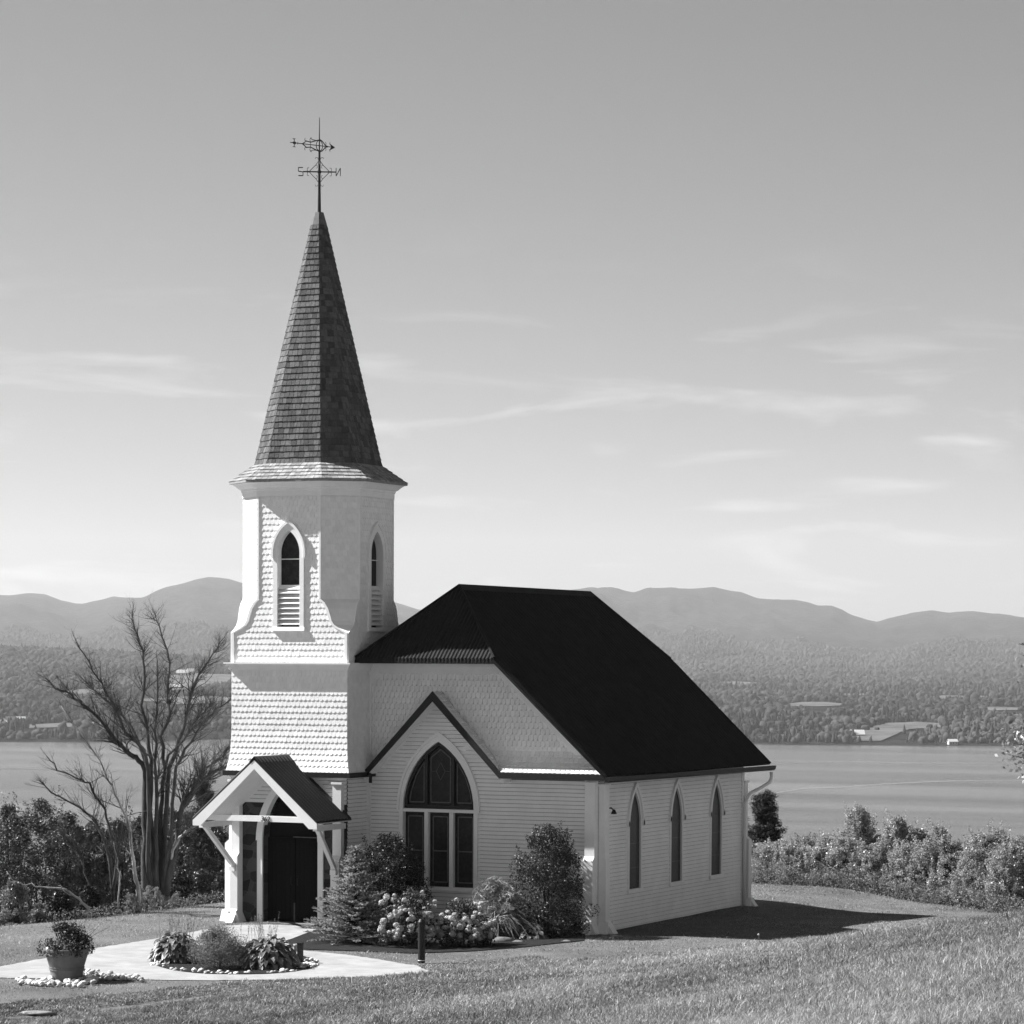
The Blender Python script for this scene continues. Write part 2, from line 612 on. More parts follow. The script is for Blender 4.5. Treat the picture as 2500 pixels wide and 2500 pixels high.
for sg in (1, -1):
    t, b, tu, bu = slope(sg)
    mb.strip(t, b)
    mb.strip(b, bu)
    mb.add([t[0], b[0], bu[0], tu[0]], [(0, 1, 2, 3)]); mb.add([t[-1], b[-1], bu[-1], tu[-1]], [(0, 1, 2, 3)])
    ms.strip(tu[::8] + [tu[-1]], bu[::8] + [bu[-1]])
for (yr, yv, CLX) in ((RYN, YN, CLN), (RYF, YF, CLF)):
    T, Bt, Bu = [], [], []
    nn = np.array((0, -(RZ - (RZ - SL * CLX)) * (1 if yr > yv else -1), abs(yr - yv))); nn = nn / np.linalg.norm(nn)
    for x in np.arange(-CLX, CLX + .001, .0185):
        k = abs(x) / CLX
        off = nn * (.012 * math.sin(2 * math.pi * x / .1))
        zc = RZ - SL * CLX
        T.append(np.array((RX + x, yr + (yv - yr) * k, RZ - SL * CLX * k)) + off)
        Bt.append(np.array((RX + x, yv, zc)) + off)
        Bu.append(np.array((RX + x, yv, zc - TK * 1.38)))
    mb.strip(T, Bt); mb.strip(Bt, Bu)
roof = mb.build("roof", MT["roof"], church)
ms.build("soffit", MT["roof"], church)
mb = MB()
for sg in (1, -1):
    mb.add([(RX, RYN - .05, RZ + .045), (RX, RYF + .05, RZ + .045), (RX + sg * .16, RYF + .05, RZ - .11), (RX + sg * .16, RYN - .05, RZ - .11)], [(0, 1, 2, 3)])
    for (yr, yv, CLX) in ((RYN, YN, CLN), (RYF, YF, CLF)):
        mb.tube([(RX, yr, RZ + .02), (RX + sg * CLX, yv, RZ - SL * CLX + .02)], .035, 6)
mb.build("ridge_cap", MT["roof"], roof)
# gutter and downspout
mb = MB()
x0 = RX + EX
zg = RZ - SL * EX
mb.prism([(x0 - .03, YN + .02, zg - .01), (x0 + .12, YN + .02, zg - .01), (x0 + .10, YN + .02, zg - .1), (x0 + .05, YN + .02, zg - .14), (x0 - .03, YN + .02, zg - .14)], (0, YF - YN + .1, -.05))
gut = mb.build("gutter", MT["black"], church)
mb = MB()
mb.tube([(.42, 10.12, 3.58), (.42, 10.12, 3.42), (.38, 10.08, 3.30), (.2, 9.9, 3.16), (-.02, 9.7, 3.02), (-.06, 9.62, 2.92), (-.1, 9.52, 2.75), (-.1, 9.52, .0)], .045, 8)
mb.build("downspout", MT["white"], gut, smooth=True)
mb = MB()
mb.box(XW - .01, XW + .04, YE - .14, YE + .02, -.3, 3.7)
mb.box(XW - .35, XW - .01, -.035, .02, -.2, 3.7)
mb.box(-.21, -.165, .30, 9.4, -.3, -.12)
mb.build("corner_board", MT["white"], church)

# ---- buttresses
def buttress(x, y, dx, dy, w, ztop, zsh, z0, p1=.16, p2=.26, p3=.5):
    """stepped timber buttress; (dx,dy) outward, its width runs across"""
    o = np.array((x, y, 0.)); d = np.array((dx, dy, 0.)); c = np.array((-dy, dx, 0.))
    m = MB()
    pr = [(0, z0), (p3, z0), (p3, z0 + .1), (p2, z0 + .42), (p2, zsh - .1), (p1, zsh), (p1, ztop), (0, ztop)]
    m.prism([o - c * w / 2 + d * a + np.array((0, 0, z)) for a, z in pr], c * w)
    for sgn in (-1, 1):     # flared foot to the sides
        q = [(w / 2 * sgn, z0), (w / 2 * sgn + .13 * sgn, z0), (w / 2 * sgn + .13 * sgn, z0 + .09), (w / 2 * sgn, z0 + .38)]
        m.prism([o + c * a + d * .02 + np.array((0, 0, z)) for a, z in q], d * (p2 + .06))
    b = m.build("buttress", MT["white"], church)
    m = MB()
    e = .03
    m.prism([o - c * (w / 2 + e) + np.array((0, 0, ztop)), o - c * (w / 2 + e) + d * (p1 + e) + np.array((0, 0, ztop)),
             o + c * (w / 2 + e) + d * (p1 + e) + np.array((0, 0, ztop)), o + c * (w / 2 + e) + np.array((0, 0, ztop))], (0, 0, .05))
    m.build("cap", MT["white"], b)
buttress(-.36, 0, 0, -1, .26, 3.60, 1.86, -.1)
buttress(XW, .14, 1, 0, .26, 3.55, 1.86, -.1, .17, .2, .42)
buttress(XW - .02, YE - .0 + .12, 1, 0, .22, 3.3, 1.86, -.2, .08, .2, .46)
TX0, TX1, TY0, TY1 = -9.72, -6.43, -1.2, 1.74
buttress(-6.63, TY0, 0, -1, .24, 3.50, 1.75, -.1)
buttress(TX0 + .21, TY0, 0, -1, .21, 3.50, 1.75, -.1)
buttress(TX0, TY0 + .15, -1, 0, .3, 3.50, 2.05, -.1, .08, .2, .36)

# ---- windows
def gothic(name, o, d, n, w, z0, zs, h, cw, hood, hz, recess=.09, mull=False):
    """pointed window: opening half width w, casing width cw, drip hood"""
    o, d, n = map(lambda q: np.array(q, float), (o, d, n))
    f = lambda s, z, k=0.: o + d * s + np.array((0, 0, z)) + n * k
    win = bpy.data.objects.new(name, None); win.empty_display_size = .2
    COL.objects.link(win); win.parent = church; win.location = f(0, z0)
    win["abs"] = 1
    win.matrix_parent_inverse = Matrix.Translation(-church.location)
    # keep the chain simple: children are placed in world space
    def part(m, nm, mt):
        ob = m.build(nm, mt)
        ob.parent = win
        ob.matrix_parent_inverse = Matrix.Translation(-Vector(win.location))
        return ob
    m = MB()
    io, oo = archloop(w, z0, zs, h), archloop(w + cw, z0, zs, h + cw * 1.5)
    fd_ = .045 if recess > .03 else .034
    m.ring([f(*p, fd_) for p in oo], [f(*p, fd_) for p in io], -n * (.05 + recess))
    m.prism([f(-w - cw - .03, z0 - .1, .07), f(w + cw + .03, z0 - .1, .07), f(w + cw + .03, z0, .055), f(-w - cw - .03, z0, .055)], -n * .1)
    part(m, "frame", MT["white"])
    if hood:
        m = MB()
        a, b = arch(w + cw + hood, zs, h + (cw + hood) * 1.5), arch(w + cw - .01, zs, h + cw * 1.5 - .01)
        a, b = [(a[0][0], hz)] + a + [(a[-1][0], hz)], [(b[0][0], hz)] + b + [(b[-1][0], hz)]
        m.ring([f(*p, .075) for p in a], [f(*p, .075) for p in b], -n * .07)
        part(m, "hood_mould", MT["white"])
    m = MB()
    m.add([f(*p, -recess) for p in io], [tuple(range(len(io)))])
    part(m, "pane", MT["glass"])
    return f, part

for c in WY:
    f, part = gothic("side_window", (XW, c, 0), (0, 1, 0), (1, 0, 0), .355, .94, 2.5, .85, .08, .07, 2.62, recess=.015)
    m = MB()
    for s in (-.25, .25):
        m.prism([f(s - .006, 1.0, -.012), f(s + .006, 1.0, -.012), f(s + .006, 2.7, -.012), f(s - .006, 2.7, -.012)], (.004, 0, 0))
    for z in (1.45, 2.05):
        m.prism([f(-.34, z, -.0125), f(.34, z, -.0125), f(.34, z + .012, -.0125), f(-.34, z + .012, -.0125)], (.004, 0, 0))
    part(m, "leading", MT["lead"])
f, part = gothic("great_window", (WINX, 0, 0), (1, 0, 0), (0, -1, 0), .98, .97, 2.89, 1.67, .11, .05, 2.84, recess=.12)
m = MB()
for s in (-.345, .345):
    m.prism([f(s - .055, .97, .0), f(s + .055, .97, .0), f(s + .055, 2.81, .0), f(s - .055, 2.81, .0)], (0, .11, 0))
m.prism([f(-1.0, 2.81, .02), f(1.0, 2.81, .02), f(1.0, 2.89, .02), f(-1.0, 2.89, .02)], (0, .13, 0))
part(m, "mullion", MT["white"])
m = MB()
ia = arch(.975, 2.9, 1.655); ib = arch(.905, 2.9, 1.56)
m.ring([f(*p, -.02) for p in ia], [f(*p, -.02) for p in ib], (0, .1, 0))
for s in (-.37, .37):
    m.prism([f(s - .04, 2.9, -.03), f(s + .04, 2.9, -.03), f(s + .04, 4.22, -.03), f(s - .04, 4.22, -.03)], (0, .08, 0))
m.prism([f(-.95, 2.9, -.02), f(.95, 2.9, -.02), f(.95, 2.98, -.02), f(-.95, 2.98, -.02)], (0, .09, 0))
part(m, "tracery", MT["darkframe"])
m = MB()
def lines(pts, w=.03, k=-.105):
    for a, b in zip(pts[:-1], pts[1:]):
        m.bar(f(a[0], a[1], k), f(b[0], b[1], k), w, .008, up=(0, 1, 0))
for s in (-.69, 0, .69):
    lines([(s - .2, 1.08), (s - .2, 2.7), (s + .2, 2.7), (s + .2, 1.08), (s - .2, 1.08)])
    lines([(s - .2, 1.85), (s + .2, 1.85)])
lines([(-.27, 3.05), (-.27, 4.15), (0, 4.36), (.27, 4.15), (.27, 3.05), (-.27, 3.05)])
lines([(0, 3.6), (.12, 3.82), (0, 4.04), (-.12, 3.82), (0, 3.6)], .016)
lines([(-.27, 3.82), (-.12, 3.82)], .01); lines([(.12, 3.82), (.27, 3.82)], .01)
for sg in (1, -1):
    lines([(sg * .46, 3.05), (sg * .46, 4.05), (sg * .68, 3.7), (sg * .82, 3.3), (sg * .86, 3.05), (sg * .46, 3.05)])
part(m, "leading", MT["lead"])
# wall lamp beside the corner
m = MB()
m.box(XW + .01, XW + .06, .34, .46, 2.93, 3.05)
m.tube([(XW + .06, .4, 3.0), (XW + .16, .4, 3.02), (XW + .22, .42, 2.96)], .018)
m.lathe([(.0, .1), (.03, .1), (.07, .0), (.075, -.01)], (XW + .22, .43, 2.88), 12)
m.build("wall_lamp", MT["black"], church)

# ---- tower, lower part: stone panels, door, arch
mb = MB()
clap(mb, (TX1, 0, 0), (0, -1, 0), (1, 0, 0), -.2, 3.7, lambda z: (0, 1.2))
clap(mb, (0, TY0, 0), (1, 0, 0), (0, -1, 0), 3.0, 3.72, lambda z: (TX0, TX1), [lambda z: (-8.02 - hw_arch(z, .86, 0, 2.1, 1.55), -8.02 + hw_arch(z, .86, 0, 2.1, 1.55))])
clap(mb, (TX0, 0, 0), (0, -1, 0), (-1, 0, 0), -.3, 3.7, lambda z: (-1.74, 1.2))
clap(mb, (TX0, TY1, 0), (1, 0, 0), (0, 1, 0), -.3, 3.7, lambda z: (0, 3.29))
mb.build("tower_wall", MT["siding"], church)
stone = bpy.data.materials.new("rubble_stone"); stone.use_nodes = True
nt = stone.node_tree; pb = nt.nodes["Principled BSDF"]
tc = nt.nodes.new("ShaderNodeTexCoord"); mp = nt.nodes.new("ShaderNodeMapping"); mp.inputs["Scale"].default_value = (3.2, 3.2, 4.6)
nt.links.new(tc.outputs["Object"], mp.inputs["Vector"])
v1 = nt.nodes.new("ShaderNodeTexVoronoi"); v1.inputs["Scale"].default_value = 1.0
v2 = nt.nodes.new("ShaderNodeTexVoronoi"); v2.feature = "DISTANCE_TO_EDGE"; v2.inputs["Scale"].default_value = 1.0
for v in (v1, v2): nt.links.new(mp.outputs[0], v.inputs["Vector"])
bw = nt.nodes.new("ShaderNodeRGBToBW"); nt.links.new(v1.outputs["Color"], bw.inputs[0])
ma = nt.nodes.new("ShaderNodeMapRange"); ma.inputs["From Min"].default_value = .2; ma.inputs["From Max"].default_value = .85; ma.inputs["To Min"].default_value = .012; ma.inputs["To Max"].default_value = .07
nt.links.new(bw.outputs[0], ma.inputs["Value"])
mc = nt.nodes.new("ShaderNodeMapRange"); mc.inputs["From Max"].default_value = .07; mc.inputs["To Min"].default_value = .07; mc.inputs["To Max"].default_value = 0
nt.links.new(v2.outputs["Distance"], mc.inputs["Value"])
mm = nt.nodes.new("ShaderNodeMath"); mm.operation = "MAXIMUM"; nt.links.new(ma.outputs[0], mm.inputs[0]); nt.links.new(mc.outputs[0], mm.inputs[1])
nt.links.new(mm.outputs[0], pb.inputs["Base Color"]); pb.inputs["Roughness"].default_value = .9
bp = nt.nodes.new("ShaderNodeBump"); bp.inputs["Strength"].default_value = .8; bp.inputs["Distance"].default_value = .03
nt.links.new(v2.outputs["Distance"], bp.inputs["Height"]); nt.links.new(bp.outputs[0], pb.inputs["Normal"])
mb = MB()
outer = [(TX0 + .02, -.2), (TX1 - .02, -.2), (TX1 - .02, 3.0), (TX0 + .02, 3.0)]
DC = -8.02
lo = [(DC + .78, -.2), (DC + .78, 2.1)] + [(DC + x, z) for x, z in arch(.78, 2.1, 1.5) if z < 3.0][1:-1] + [(DC - .78, 2.1), (DC - .78, -.2)]
right = [p for p in lo if p[0] > DC]; left = [p for p in lo if p[0] <= DC]
mb.prism([(x, TY0, z) for x, z in [(TX1 - .02, -.2), (TX1 - .02, 3.0)] + [(right[-1][0], 3.0)] + right[::-1]], (0, .37, 0))
mb.prism([(x, TY0, z) for x, z in [(left[0][0], 3.0), (TX0 + .02, 3.0), (TX0 + .02, -.2)] + left[::-1]], (0, .37, 0))
mb.build("stone_panel", stone, church)
# doorway with white arch
m = MB()
m.ring([(DC + x, TY0 - .06, z) for x, z in arch(.97, 2.05, 1.72)], [(DC + x, TY0 - .06, z) for x, z in arch(.79, 2.05, 1.52)], (0, .2, 0))
m.box(DC - .94, DC - .79, TY0 - .05, TY0 + .2, -.1, 2.06)
m.box(DC + .79, DC + .94, TY0 - .05, TY0 + .2, -.1, 2.06)
m.build("door_surround", MT["white"], church)
dm = MB()
dl = archloop(.79, .02, 2.05, 1.52)
dm.prism([(DC + x, TY0 + .3, z) for x, z in dl], (0, .06, 0))
tym = dm.build("door_recess", MT["interior"], church)
for sg in (-1, 1):
    m = MB()
    x0, x1 = (DC - .785, DC - .01) if sg < 0 else (DC + .01, DC + .785)
    m.box(x0, x1, TY0 + .235, TY0 + .285, .04, 2.12)
    for k in range(6):
        xx = x0 + (x1 - x0) * k / 6
        m.box(xx + .006, xx + (x1 - x0) / 6 - .006, TY0 + .225, TY0 + .234, .06, 2.1)
    dr = m.build("door", MT["door"], church)
    h = MB(); xh = DC + sg * .09
    h.tube([(xh, TY0 + .22, .95), (xh, TY0 + .17, .97), (xh, TY0 + .17, 1.13), (xh, TY0 + .22, 1.15)], .012)
    h.build("handle", MT["iron"], dr)
m = MB()
m.box(DC - .05, DC + .78, TY0 + .2, TY0 + .24, 2.135, 2.155)
m.box(DC - .02, DC + .0, TY0 + .19, TY0 + .225, .02, .5)
m.build("door_trim", MT["lead"], church)
m = MB(); m.box(DC - .95, DC + .95, TY0 - .25, TY0 + .3, -.15, .02)
m.build("door_step", MT["rock"], church)

# ---- tower, shingled storey
def toff(z): return float(np.interp(z, [3.74, 3.84, 4.0, 4.3, 4.8, 6.4], [.12, .095, .06, .02, 0, 0]))
mb = MB()
zs_ = [3.76, 3.84, 3.92, 4.0, 4.15, 4.3, 4.5, 4.8, 6.45]
for i in range(4):
    a0 = []
    for z in zs_:
        o_ = toff(z)
        q = [(TX0 - o_, TY0 - o_), (TX1 + o_, TY0 - o_), (TX1 + o_, TY1 + o_), (TX0 - o_, TY1 + o_)]
        a0.append(((*q[i], z), (*q[(i + 1) % 4], z)))
    mb.strip([p[0] for p in a0], [p[1] for p in a0])
TCX, TCY, TH = (TX0 + TX1) / 2, (TY0 + TY1) / 2, (TX1 - TX0) / 2
THY = (TY1 - TY0) / 2            # the tower is a little shallower than wide
TN = lambda k: THY if k % 2 == 0 else TH
TW = lambda k: TH if k % 2 == 0 else THY
def face_fn(k):
    """front 0, right 1, left 3: local s across, outward normal"""
    n = [(0, -1), (1, 0), (0, 1), (-1, 0)][k]; d = [(1, 0), (0, 1), (-1, 0), (0, -1)][k]
    return np.array((*n, 0.)), np.array((*d, 0.))
tc0 = np.array((TCX, TCY, 0.))
for k in (0, 1, 3):
    n, d = face_fn(k)
    P = lambda s, t, n=n, d=d: tc0 + d * s + n * (TN(k) + toff(t)) + np.array((0, 0, t))
    N = lambda s, t, n=n: n + np.array((0, 0, .9 * (toff(t - .05) - toff(t + .05)) / .1)) if t < 4.4 else n
    shingles(mb, P, N, 3.77, 6.30, lambda t: (-TW(k) - toff(t), TW(k) + toff(t)) if k != 1 else (-TW(k) - toff(t), .5), w=.12, dt=.148)
mb.build("tower_shingles", MT["scale"], church)
m = MB()                          # black trim round the flared foot
o_ = .17
for (x0, x1, y0, y1) in ((TX0 - o_, TX1 + o_, TY0 - o_, TY0 - o_ + .1), (TX1 + o_ - .1, TX1 + o_, TY0 - o_ + .1, -.02), (TX0 - o_, TX0 - o_ + .1, TY0 - o_ + .1, TY1)):
    m.box(x0, x1, y0, y1, 3.66, 3.785)
m.tube([(TX1 + o_ + .02, -.36, 3.72), (TX1 + o_ + .14, -.56, 3.72), (TX1 + o_ + .14, -.56, 3.52)], .045, 6)
m.tube([(TX0 - o_ + .05, TY0 + .1, 3.78), (TX0 - o_ + .16, TY0 + .35, 4.02)], .05, 6)
m.build("eave_trim", MT["black"], church)
m = MB()
m.box(TX0 - .06, TX1 + .06, TY0 - .06, TY0, 3.64, 3.658)
m.box(TX1, TX1 + .06, TY0, 0, 3.64, 3.658)
m.build("soffit", MT["white"], church)
# ledge
m = MB()
for (zz0, zz1, e) in ((6.45, 6.485, .155), (6.39, 6.45, .11), (6.31, 6.39, .06)):
    m.box(TX0 - e, TX1 + e, TY0 - e, TY1 + e, zz0, zz1)
m.build("ledge", MT["white"], church)

# ---- belfry: square foot drawn in by ogee broaches to an octagon
FH = .90                          # half width of the main faces of the octagon
prof2 = [(6.48, TH), (7.22, TH), (7.26, TH - .08), (7.33, TH - .22), (7.42, TH - .36), (7.52, TH - .43), (7.62, TH - .46), (7.82, TH - .53), (7.97, TH - .63), (8.06, FH), (10.7, FH)]
hwx = lambda z: float(np.interp(z, [p[0] for p in prof2], [p[1] for p in prof2]))
hwk = lambda z, k: hwx(z) if k % 2 == 0 else FH + (hwx(z) - FH) * (THY - FH) / (TH - FH)
OPW, OZ0, OZS, OH = .315, 7.37, 9.2, .56
mb = MB()
win_hole = archloop(OPW + .06, OZ0, OZS, OH + .06)
for k in range(4):
    n, d = face_fn(k)
    fn = lambda s, z, n=n, d=d: tc0 + d * s + n * TN(k) + np.array((0, 0, z))
    outer = [(hwk(p[0], k), p[0]) for p in prof2] + [(-hwk(p[0], k), p[0]) for p in prof2[::-1]]
    holed(mb, outer, [win_hole], fn)
    if k in (0, 1, 3):
        hole = lambda x, z: inarch(x, z, OPW + .06, OZ0 - .06, OZS, OH + .08)
        shingles(mb, fn, lambda s, t, n=n: n, 6.50, 10.62, lambda t: (-hwk(t, k), hwk(t, k)), w=.12, dt=.148, hole=hole)
    # chamfer face and broach to the next main face
    k2 = (k + 1) % 4
    n2, d2 = face_fn(k2)
    zz = [p[0] for p in prof2 if p[0] >= 7.22]
    A = [tc0 + d * hwk(z, k) + n * TN(k) + np.array((0, 0, z)) for z in zz]
    B = [tc0 - d2 * hwk(z, k2) + n2 * TN(k2) + np.array((0, 0, z)) for z in zz]
    mb.strip(A, B)
    if k in (0, 3, 1):
        a8, b8 = tc0 + d * FH + n * TN(k), tc0 - d2 * FH + n2 * TN(k2)
        L8 = np.linalg.norm(b8 - a8); cd = (b8 - a8) / L8
        cn = np.cross(cd, (0, 0, 1.)); cn = cn * (1 if cn @ (n + n2) > 0 else -1)
        shingles(mb, lambda s, t: a8 + cd * (s + L8 / 2) + np.array((0, 0, t)), lambda s, t: cn, 8.07, 10.62, lambda t: (-L8 / 2, L8 / 2), w=.12, dt=.148)
mb.build("belfry", MT["scale"], church)
for k in (0, 1, 3):               # narrow trims along corners and ogee edges
    n, d = face_fn(k)
    for sg in (1, -1):
        m = MB()
        pts = [(hwk(p[0], k), p[0]) for p in prof2]
        for (a, b) in zip(pts[:-1], pts[1:]):
            if a[1] > 8.0: w_ = .05
            else: w_ = .075
            g = lambda s, z, q: tc0 + d * s * sg + n * (TN(k) + q) + np.array((0, 0, z))
            m.prism([g(a[0] + .004, a[1], .002), g(b[0] + .004, b[1], .002), g(b[0] - w_, b[1], .002), g(a[0] - w_, a[1], .002)], n * .028)
        m.build("belfry_trim", MT["white"], church)
for k in range(4):
    n, d = face_fn(k)
    f, part = gothic("belfry_window", tc0 + n * TN(k), d, n, OPW, OZ0, OZS, OH, .12, .045, 9.08, recess=.16)
    m = MB()
    for i in range(7):
        z = 7.42 + i * .128
        m.prism([f(-OPW + .005, z, .02), f(-OPW + .005, z + .018, .03), f(-OPW + .005, z + .13, -.10), f(-OPW + .005, z + .112, -.11)], d * (2 * OPW - .01))
    m.prism([f(-OPW + .003, 8.30, .0), f(OPW - .003, 8.30, .0), f(OPW - .003, 8.41, -.1), f(-OPW + .003, 8.41, -.1)], -n * .04)
    part(m, "louvres", MT["white"])
    m = MB()
    m.bar(f(-OPW, 9.05, -.12), f(OPW, 9.05, -.12), .02, .02)
    part(m, "glazing_bar", MT["white"])

# ---- cornice, spire skirt, spire
def octo(a, fq, z):
    b = a * THY / TH
    q = [(-fq, -b), (fq, -b), (a, -fq), (a, fq), (fq, b), (-fq, b), (-a, fq), (-a, -fq)]
    return [np.array((TCX + x, TCY + y, z)) for x, y in q]
m = MB()
RT = FH / TH
rings = [(TH + .02, 10.60), (TH + .035, 10.60), (TH + .035, 10.74), (TH + .06, 10.76), (TH + .06, 10.80), (TH + .12, 10.83), (TH + .19, 10.90), (TH + .24, 10.93), (TH + .28, 10.95), (TH + .28, 11.0), (.5, 11.02)]
prev = None
for a, z in rings:
    r_ = octo(a, a * RT + .0, z)
    if prev: m.strip(prev, r_, True)
    prev = r_
m.build("cornice", MT["white"], church)
def octshingle(name, a0, z0, a1, z1, w, rows, ratio0, ratio1, thick, mt, lip):
    mb = MB()
    lo, hi = octo(a0, a0 * ratio0, z0), octo(a1, a1 * ratio1, z1)
    mb.strip([p - np.array((0, 0, .0)) for p in lo], hi, True)
    if lip:
        mb.strip(octo(a0 + .0, a0 * ratio0, z0 - .05), lo, True)
        mb.strip(octo(a0, a0 * ratio0, z0 - .05), octo(a0 - .1, (a0 - .1) * ratio0, z0 - .06), True)
    for i in range(8):
        j = (i + 1) % 8
        mid0, mid1 = (lo[i] + lo[j]) / 2, (hi[i] + hi[j]) / 2
        up = mid1 - mid0; L = np.linalg.norm(up); up = up / L
        d = (lo[j] - lo[i]); W0 = np.linalg.norm(d); d = d / W0
        W1 = np.linalg.norm(hi[j] - hi[i])
        n = np.cross(d, up)
        shingles(mb, lambda s, t: mid0 + d * s + up * t, lambda s, t: n, 0, L, lambda t: (-(W0 + (W1 - W0) * t / L) / 2 - .012, (W0 + (W1 - W0) * t / L) / 2 + .012), w=w, dt=L / rows, rnd=False, thick=thick, jit=.006, sq=True)
    return mb.build(name, mt, church)
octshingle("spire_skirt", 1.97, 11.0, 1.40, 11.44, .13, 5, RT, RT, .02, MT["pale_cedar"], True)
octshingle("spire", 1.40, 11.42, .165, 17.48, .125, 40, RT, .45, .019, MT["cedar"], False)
m = MB()
a, b = octo(.185, .09, 17.44), octo(.105, .05, 17.76)
m.strip(a, b, True); m.add(b, [tuple(range(8))])
m.build("spire_cap", MT["cap"], church)
# weather vane
m = MB()
VX, VY = TCX + .01, TCY
m.tube([(VX, VY, 17.7), (VX, VY, 18.3), (VX, VY, 19.3)], [.045, .034, .026], 8)
m.tube([(VX, VY, 19.3), (VX, VY, 20.12)], [.018, .009], 6)
m.lathe([(0, -.05), (.045, -.03), (.055, 0), (.045, .03), (0, .05)], (VX, VY, 18.77), 10)
vane = m.build("weather_vane", MT["iron"], church)
m = MB()
Z = 18.77
P = lambda x, z, y=0: (VX + x, VY + y, z)
m.bar(P(-.46, Z), P(.47, Z), .028); m.bar((VX, VY - .45, Z), (VX, VY + .45, Z), .028)
for ax in (0, 1):
    for sx in (1, -1):
        for sz in (1, -1):
            q = [(.02, .27), (.1, .17), (.17, .11), (.29, .0)]
            pts = [(VX + sx * a * (1 - ax), VY + sx * a * ax, Z + sz * b) for a, b in q]
            m.tube(pts, .009, 5)
            cur = [(.29, .0), (.34, .03), (.34, .09), (.29, .1)]
            m.tube([(VX + sx * a * (1 - ax), VY + sx * a * ax, Z + sz * b) for a, b in cur], .008, 5)
            cur = [(.02, .29), (.05, .35), (.1, .36), (.115, .32)]
            m.tube([(VX + sx * a * (1 - ax), VY + sx * a * ax, Z + sz * b) for a, b in cur], .008, 5)
            cur = [(.1, .17), (.06, .15), (.055, .1), (.09, .09)]
            m.tube([(VX + sx * a * (1 - ax), VY + sx * a * ax, Z + sz * b) for a, b in cur], .007, 5)
m.build("compass_arms", MT["iron"], vane)
# letters, read from behind as in the photo
def letter(segs, x, y, z, w, h, ax=0):
    m = MB()
    for (a, b) in segs:
        A = (x + a[0] * w * (1 - ax), y + a[0] * w * ax, z + a[1] * h); B = (x + b[0] * w * (1 - ax), y + b[0] * w * ax, z + b[1] * h)
        m.bar(A, B, .02, .022)
    m.build("letter", MT["iron"], vane)
letter([((0, 1), (1, 1)), ((0, 1), (0, .55)), ((0, .55), (1, .45)), ((1, .45), (1, 0)), ((1, 0), (0, 0))], VX - .59, VY, Z - .1, .13, .2)
letter([((0, 0), (0, 1)), ((0, .0), (1, 1)), ((1, 1), (1, 0))], VX + .47, VY, Z - .1, .12, .2)
letter([((0, 0), (0, 1)), ((0, 0), (1, 0)), ((0, 1), (1, 1)), ((0, .5), (.7, .5))], VX, VY - .58, Z - .1, .12, .2, 1)
letter([((0, 1), (.25, 0)), ((.25, 0), (.5, .6)), ((.5, .6), (.75, 0)), ((.75, 0), (1, 1))], VX, VY + .46, Z - .1, .14, .2, 1)
m = MB()                          # pierced arrow
Z = 19.42
ty = .0
T = lambda x, z: (VX + x, VY + x * .12, Z + z - x * .07)
m.bar(T(-.82, 0), T(.42, 0), .018)
m.prism([T(.33, .0), T(.28, .09), T(.44, .0), T(.28, -.09)], (0, .012, 0))
for sz in (1, -1):
    m.tube([T(-.48, 0), T(-.36, sz * .08), T(-.25, sz * .06), T(-.08, sz * .12), T(.02, sz * .15), T(.08, sz * .12), T(.16, sz * .03), T(.24, 0)], .014, 5)
    m.tube([T(-.36, sz * .08), T(-.42, sz * .1), T(-.40, sz * .15)], .009, 4)
    m.tube([T(-.25, sz * .06), T(-.27, sz * .13), T(-.22, sz * .18)], .009, 4)
    m.tube([T(-.08, sz * .12), T(-.2, sz * .13), T(-.26, sz * .17)], .009, 4)
    m.tube([T(.14, sz * .03), T(.19, sz * .06), T(.17, sz * .11)], .009, 4)
    m.tube([T(.28, sz * .06), T(.3, sz * .12)], .008, 4)
    m.tube([T(-.25, 0), T(-.25, sz * .06)], .008, 4)
    m.tube([T(-.7, 0), T(-.71, sz * .1)], .012, 4); m.bar(T(-.75, sz * .1), T(-.67, sz * .1), .014)
    m.tube([T(-.62, 0), T(-.6, sz * .035)], .008, 4)
m.tube([T(.0 + .09 * math.cos(t), .13 * math.sin(t)) for t in np.linspace(0, 2 * math.pi, 17)], .012, 5)
m.prism([T(-.74, .03), T(-.66, .03), T(-.66, -.03), T(-.74, -.03)], (0, .012, 0))
m.build("arrow", MT["iron"], vane)

MV = Matrix.Translation((VX, VY, 0)) @ Matrix.Rotation(math.radians(29.3), 4, "Z") @ Matrix.Diagonal((.89, .89, 1, 1)) @ Matrix.Translation((-VX, -VY, 0))
for c_ in [o for o in bpy.data.objects if o.parent == vane]:
    c_.data.transform(MV)

